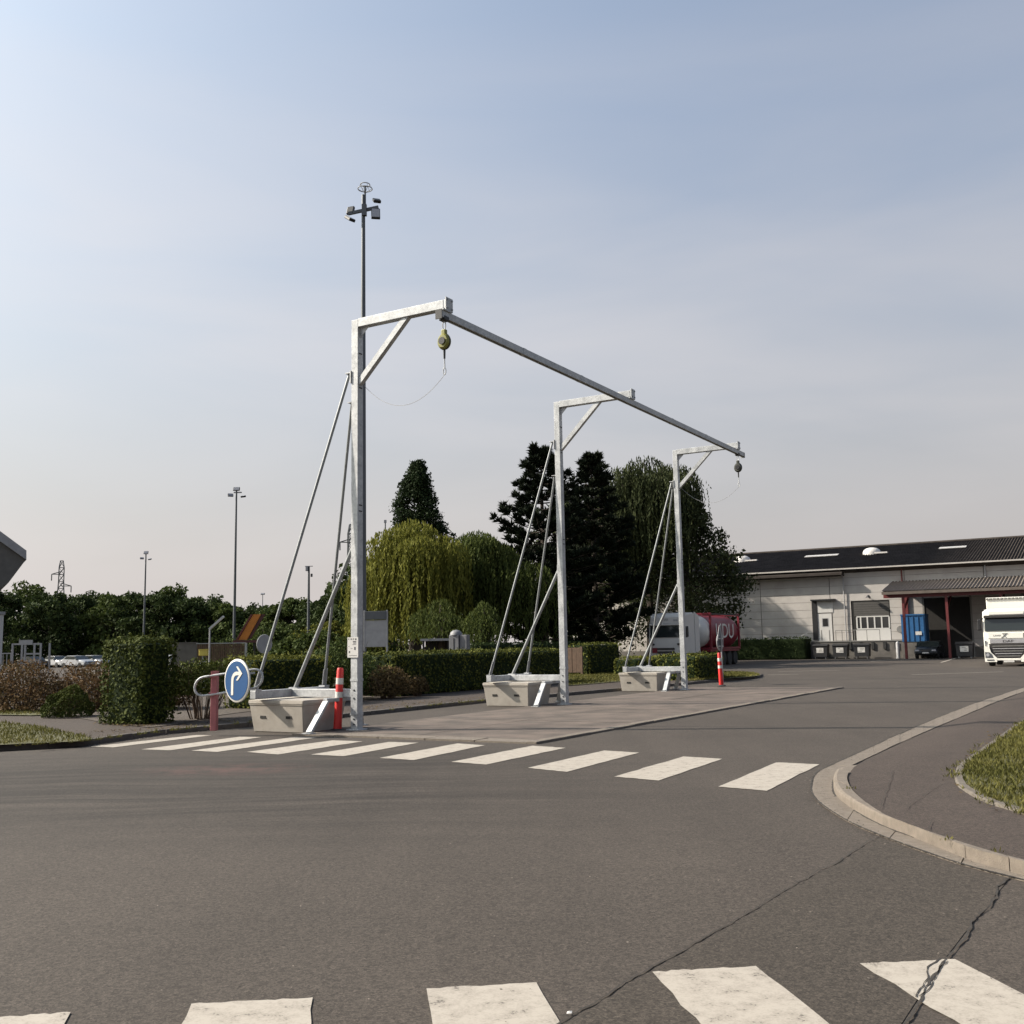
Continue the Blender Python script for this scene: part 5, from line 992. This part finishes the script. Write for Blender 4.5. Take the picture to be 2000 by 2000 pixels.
for z in (.3, a.z - .2): MB().bb(0, Lf, .03, .08, z - .05, z + .05).build('rail', BROWN, fe)
MB().bb(-.05, Lf + .05, -.03, .03, a.z, a.z + .05).build('cap_rail', LGREY, fe); MB().bb(Lf + .02, Lf + .14, -.06, .06, 0, a.z + .02).build('end_post', LGREY, fe)
a, b = D(336, 1257, 63), D(384, 1257, 63); gw = thing('grey_wall', 'plain grey wall left of the brown slat fence', 'wall', (a.x, 63, 0), 0); MB().bb(0, b.x - a.x, 0, .2, 0, a.z).build('wall_slab', WALLBASE, gw); MB().bb(-.03, b.x - a.x + .03, -.03, .23, a.z, a.z + .06).build('coping', WALLBASE, gw)
a = D(398, 1270, 40); yb = thing('yellow_box', 'small yellow box just above the loose shrub', 'box', (a.x, 40, TOP), 0); zc_ = D(398, 1281, 40).z - TOP; zt_ = D(398, 1269, 40).z - TOP; MB().rbox((0, 0, (zc_ + zt_) / 2), (.32, .22, zt_ - zc_), .02).build('body', YELLOW, yb); MB().bb(-.05, .05, -.05, .05, 0, zc_).build('post', LGREY, yb); MB().box((0, 0, zt_ + .01), (.34, .25, .03)).build('lid', YELLOW, yb)
# utility cabinets and low shelter under the willows
a = D(895, 1272, 50); CABG = pm('cabinet_grey', (.14, .142, .15), .6)
uc = thing('utility_cabinet', 'grey domed utility cabinet under the willows, above the long hedge', 'cabinet', (a.x, 50, TOP), R(-20))
zt_ = D(895, 1230, 50).z - TOP; MB().rbox((-.12, 0, (zt_ - .25) / 2), (.5, .5, zt_ - .25), .02).build('body', CABG, uc); MB().lathe([(.30, 0), (.28, .12), (.18, .22), (.02, .26)], 16, (-.1, 0, zt_ - .26)).build('dome', CABG, uc, True); MB().rbox((.34, .02, (zt_ - .1) / 2 - .05), (.36, .4, zt_ - .3), .02).build('side_box', CABG, uc); MB().bb(-.14, -.1, -.262, -.25, .2, zt_ - .4).build('door_gap', BLACK, uc)
a, b = D(828, 1250, 56), D(880, 1250, 56); ls = thing('low_shelter', 'low dark shelter with thin pale roof edge below the yellow willow', 'shelter', (a.x, 56, TOP), 0); Ls = b.x - a.x
MB().bb(-.1, Ls + .1, -1, 1, a.z - TOP - .06, a.z - TOP + .06).build('roof_slab', LGREY, ls); MB().bb(0, Ls, .9, .98, 0, a.z - TOP - .06).build('back_wall', DARK, ls)
for s in (0.05, Ls - .05): MB().bb(s - .05, s + .05, -.9, -.8, 0, a.z - TOP - .06).build('post', BLACK, ls)
a = D(1117, 1285, 53); gb = thing('gate_panel', 'pale and brown gate panel between the far hedges right of the middle frame', 'gate', (a.x, 53, TOP), RZ); zt_ = D(1117, 1265, 53).z - TOP
for k, (x, m) in enumerate(((-.38, WHITE), (-.1, BROWN), (.15, BROWN), (.38, BROWN))): MB().bb(x - .11, x + .11, -.03, .03, .15, zt_).build('board', m, gb)
for x in (-.55, .55): MB().bb(x - .05, x + .05, -.05, .05, 0, zt_ + .05).build('post', BROWN, gb)
# sign post by the far delineator
b = G(1412, 1333, TOP); sp_ = thing('sign_post', 'thin post with round sign and pointed signs beside the far delineator', 'road sign', b, R(58)); dd = b.y
zz = lambda py: D(1412, py, dd).z - TOP
MB().tube([(0, 0, 0), (0, 0, zz(1222))], .03, 8).build('post', LGREY, sp_); MB().lathe([(.33, 0), (.34, .015), (.33, .03)], 28, (0, .04, zz(1254)), 'y').build('round_sign', LGREY, sp_, True); MB().lathe([(.24, 0), (.24, .012)], 28, (0, .03, zz(1254)), 'y').build('sign_centre', GREYST, sp_, True)
zt_ = zz(1237); MB().prism([(-.34, zt_ - .28), (.34, zt_ - .28), (.04, zt_ + .32), (-.04, zt_ + .32)], .03, .045, XZ).build('triangle_sign', LGREY, sp_)
for z in (zz(1262), zz(1247)): MB().box((0, .02, z), (.5, .03, .04)).build('bracket', WHITE, sp_)
# steel rack at the far left, and the grey building with projecting roof
a, b = D(25, 1257, 78), D(80, 1257, 78); rk = thing('steel_rack', 'grey steel trolley rack in front of the cars at the far left', 'rack', (a.x, 78, 0), 0); Lr = b.x - a.x
for x in (0, Lr * .45, Lr):
    for y in (0, 1.5): MB().bb(x - .06, x + .06, y - .06, y + .06, 0, a.z).build('upright', LGREY, rk)
for z in (.7, 1.2, 1.7, a.z - .05): MB().bb(Lr * .47 if z < a.z - .1 else .0, Lr - .06, -.04, .04, z - .06, z + .06).build('cross_bar', LGREY, rk)
zz1, zz0 = D(50, 1250, 78).z, D(50, 1260, 78).z; MB().bb(.5, Lr - .6, -.1, .0, zz0 + .02, zz1).build('sign_panel', LGREY, rk)
for k in range(7): x = -1.8 + k * .28; MB().bb(x - .02, x + .02, -.02, .02, 0, 1.75).build('bar', LGREY, rk)
MB().bb(-1.9, -.1, -.03, .03, 1.72, 1.8).build('top_rail', LGREY, rk)
sb_ = D(50, 1270, 44); sv = thing('roofed_building', 'grey projecting roof corner and white wall cut off by the left edge', 'building', (sb_.x, 44, TOP), R(29))
def L_(px, py): q = D(px, py, 44); return ((q.x - sb_.x) * .88, q.z - TOP)
pr = [L_(-330, 820), L_(50, 1076), L_(50, 1094), L_(16, 1139), L_(-60, 1190), L_(-330, 1190)]
ax_ = pr[0][0]; mir = lambda q: (2 * ax_ - q[0], q[1])
MB().prism([(ax_, pr[0][1] - .5), pr[1], pr[2], pr[3], pr[4], mir(pr[4]), mir(pr[3]), mir(pr[2]), mir(pr[1])], 0, 7, XZ).build('roof_body', pm('dark_soffit', (.10, .095, .085), .7), sv)
MB().prism([(ax_, pr[0][1]), (pr[1][0] + .02, pr[1][1]), (pr[2][0] + .02, pr[2][1]), (ax_, pr[0][1] - .62), mir((pr[2][0] + .02, pr[2][1])), mir((pr[1][0] + .02, pr[1][1]))], -.12, 7.1, XZ).build('roof_fascia', LGREY, sv)
wl_ = L_(8, 1200); MB().bb(2 * ax_ - wl_[0], wl_[0], .6, 6, 0, wl_[1]).build('wall', WHITE, sv); MB().bb(2 * ax_ - wl_[0] - .06, wl_[0] + .06, .54, 6.06, wl_[1], wl_[1] + .12).build('wall_cap', LGREY, sv)
MB().bb(wl_[0] - 1.2, wl_[0] - .8, 2, 2.4, wl_[1] + .12, L_(-30, 1150)[1]).build('roof_column', LGREY, sv)

# leaf litter, weeds along the kerbs, a scrap of paper
def litter(label, line, n, spread, z, seed, m=L_BROWN, size=.045):
    r_ = np.random.default_rng(seed); P = [G(*q, z) for q in line]; seg = np.array([(P[i + 1] - P[i]).length for i in range(len(P) - 1)]); c = np.cumsum(seg); t = r_.random(n) * c[-1]; i = np.searchsorted(c, t); f = 1 - (c[i] - t) / seg[i]
    A0 = np.array([tuple(p) for p in P]); Q = A0[i] + (A0[i + 1] - A0[i]) * f[:, None]; Q[:, :2] += r_.normal(0, spread, (n, 2)); Q[:, 2] = z + .012 + r_.random(n) * .008
    N = np.tile([0, 0, 1.], (n, 1)); A, B = leafset(Q, size, 1.5, N, .35); o = cards('leaf_litter', Q, A, B, m); tag(o, label, 'leaf litter', kind='stuff'); return o
litter('dry leaves along the left kerb and walk', [(0, 1440), (180, 1432), (330, 1422), (500, 1405), (700, 1385), (950, 1362)], 900, .35, TOP, 3)
litter('dry leaves at the foot of the tall clipped hedge', [(190, 1412), (272, 1419), (340, 1411)], 350, .12, TOP, 4)
litter('dry leaves along the grass edging at the right', [(2000, 1405), (1927, 1457), (1872, 1496), (1866, 1516), (1875, 1537), (1945, 1578), (2000, 1594)], 160, .10, TOP - .005, 5, size=.035)
def weeds(label, line, n, spread, z, seed, h=.07):
    r_ = np.random.default_rng(seed); P = [G(*q, z) for q in line]; Q = []
    for _ in range(n // 14):
        i = r_.integers(0, len(P) - 1); c = P[i].lerp(P[i + 1], r_.random()); c = np.array([c.x, c.y]) + r_.normal(0, spread, 2); k = r_.integers(6, 22); Q.append(np.concatenate([c + r_.normal(0, .03, (k, 2)), np.full((k, 1), z)], 1))
    Q = np.concatenate(Q); m = len(Q); d = np.concatenate([r_.normal(0, .6, (m, 2)), np.ones((m, 1))], 1); d /= np.linalg.norm(d, axis=1, keepdims=True); A = d * h * r_.uniform(.3, 1.1, (m, 1)) / 2; a = r_.uniform(0, 6.28, m); B = np.stack([np.cos(a), np.sin(a), 0 * a], 1) * .006
    o = cards('weeds', Q + A, A, B, L_GRASS); tag(o, label, 'weeds', kind='stuff'); return o
weeds('weeds in the joint behind the left kerb', [(20, 1459), (180, 1447), (330, 1428), (500, 1412), (700, 1393), (944, 1369)], 900, .05, TOP, 6, .10)
weeds('weeds over the edging of the right lawn', [(2000, 1403), (1927, 1454), (1871, 1493), (1863, 1514), (1871, 1535), (1945, 1574), (2000, 1590)], 420, .035, TOP, 7, .08)
weeds('few weeds between the right kerb stones and the pavement', [(1690, 1484), (1662, 1505), (1658, 1530), (1690, 1562), (1765, 1607), (1860, 1643), (2000, 1684)], 42, .02, TOP - .005, 8, .05)
pp = G(1112, 1985); pc = MB().add([(-.02, -.012, 0), (.018, -.015, .004), (.022, .012, .012), (-.015, .016, .006), (0, 0, .016)], [(0, 1, 4), (1, 2, 4), (2, 3, 4), (3, 0, 4), (3, 2, 1, 0)]).build('paper_scrap', WHITE, None, loc=(pp.x, pp.y, .013)); pc.scale = (.6, .6, .6); tag(pc, 'tiny white scrap of paper on the crack at the bottom edge', 'litter')

GRIT = leaf_mat('grit', (.05, .043, .036), (.19, .165, .14), 0)
litter('grit swept along the right gutter', [(1888, 1382), (1771, 1430), (1681, 1471), (1600, 1509), (1588, 1535), (1606, 1572), (1657, 1606), (1722, 1635), (1812, 1668), (1975, 1715)], 1500, .07, .006, 11, GRIT, .014)
litter('grit along the left kerb', [(0, 1468), (180, 1457), (330, 1436), (520, 1420), (708, 1400)], 900, .10, -.004, 12, GRIT, .018)
litter('grit and small stones scattered over the near road', [(0, 1900), (700, 1800), (1300, 1750), (1900, 1720)], 500, 1.0, -.006, 13, GRIT, .011)
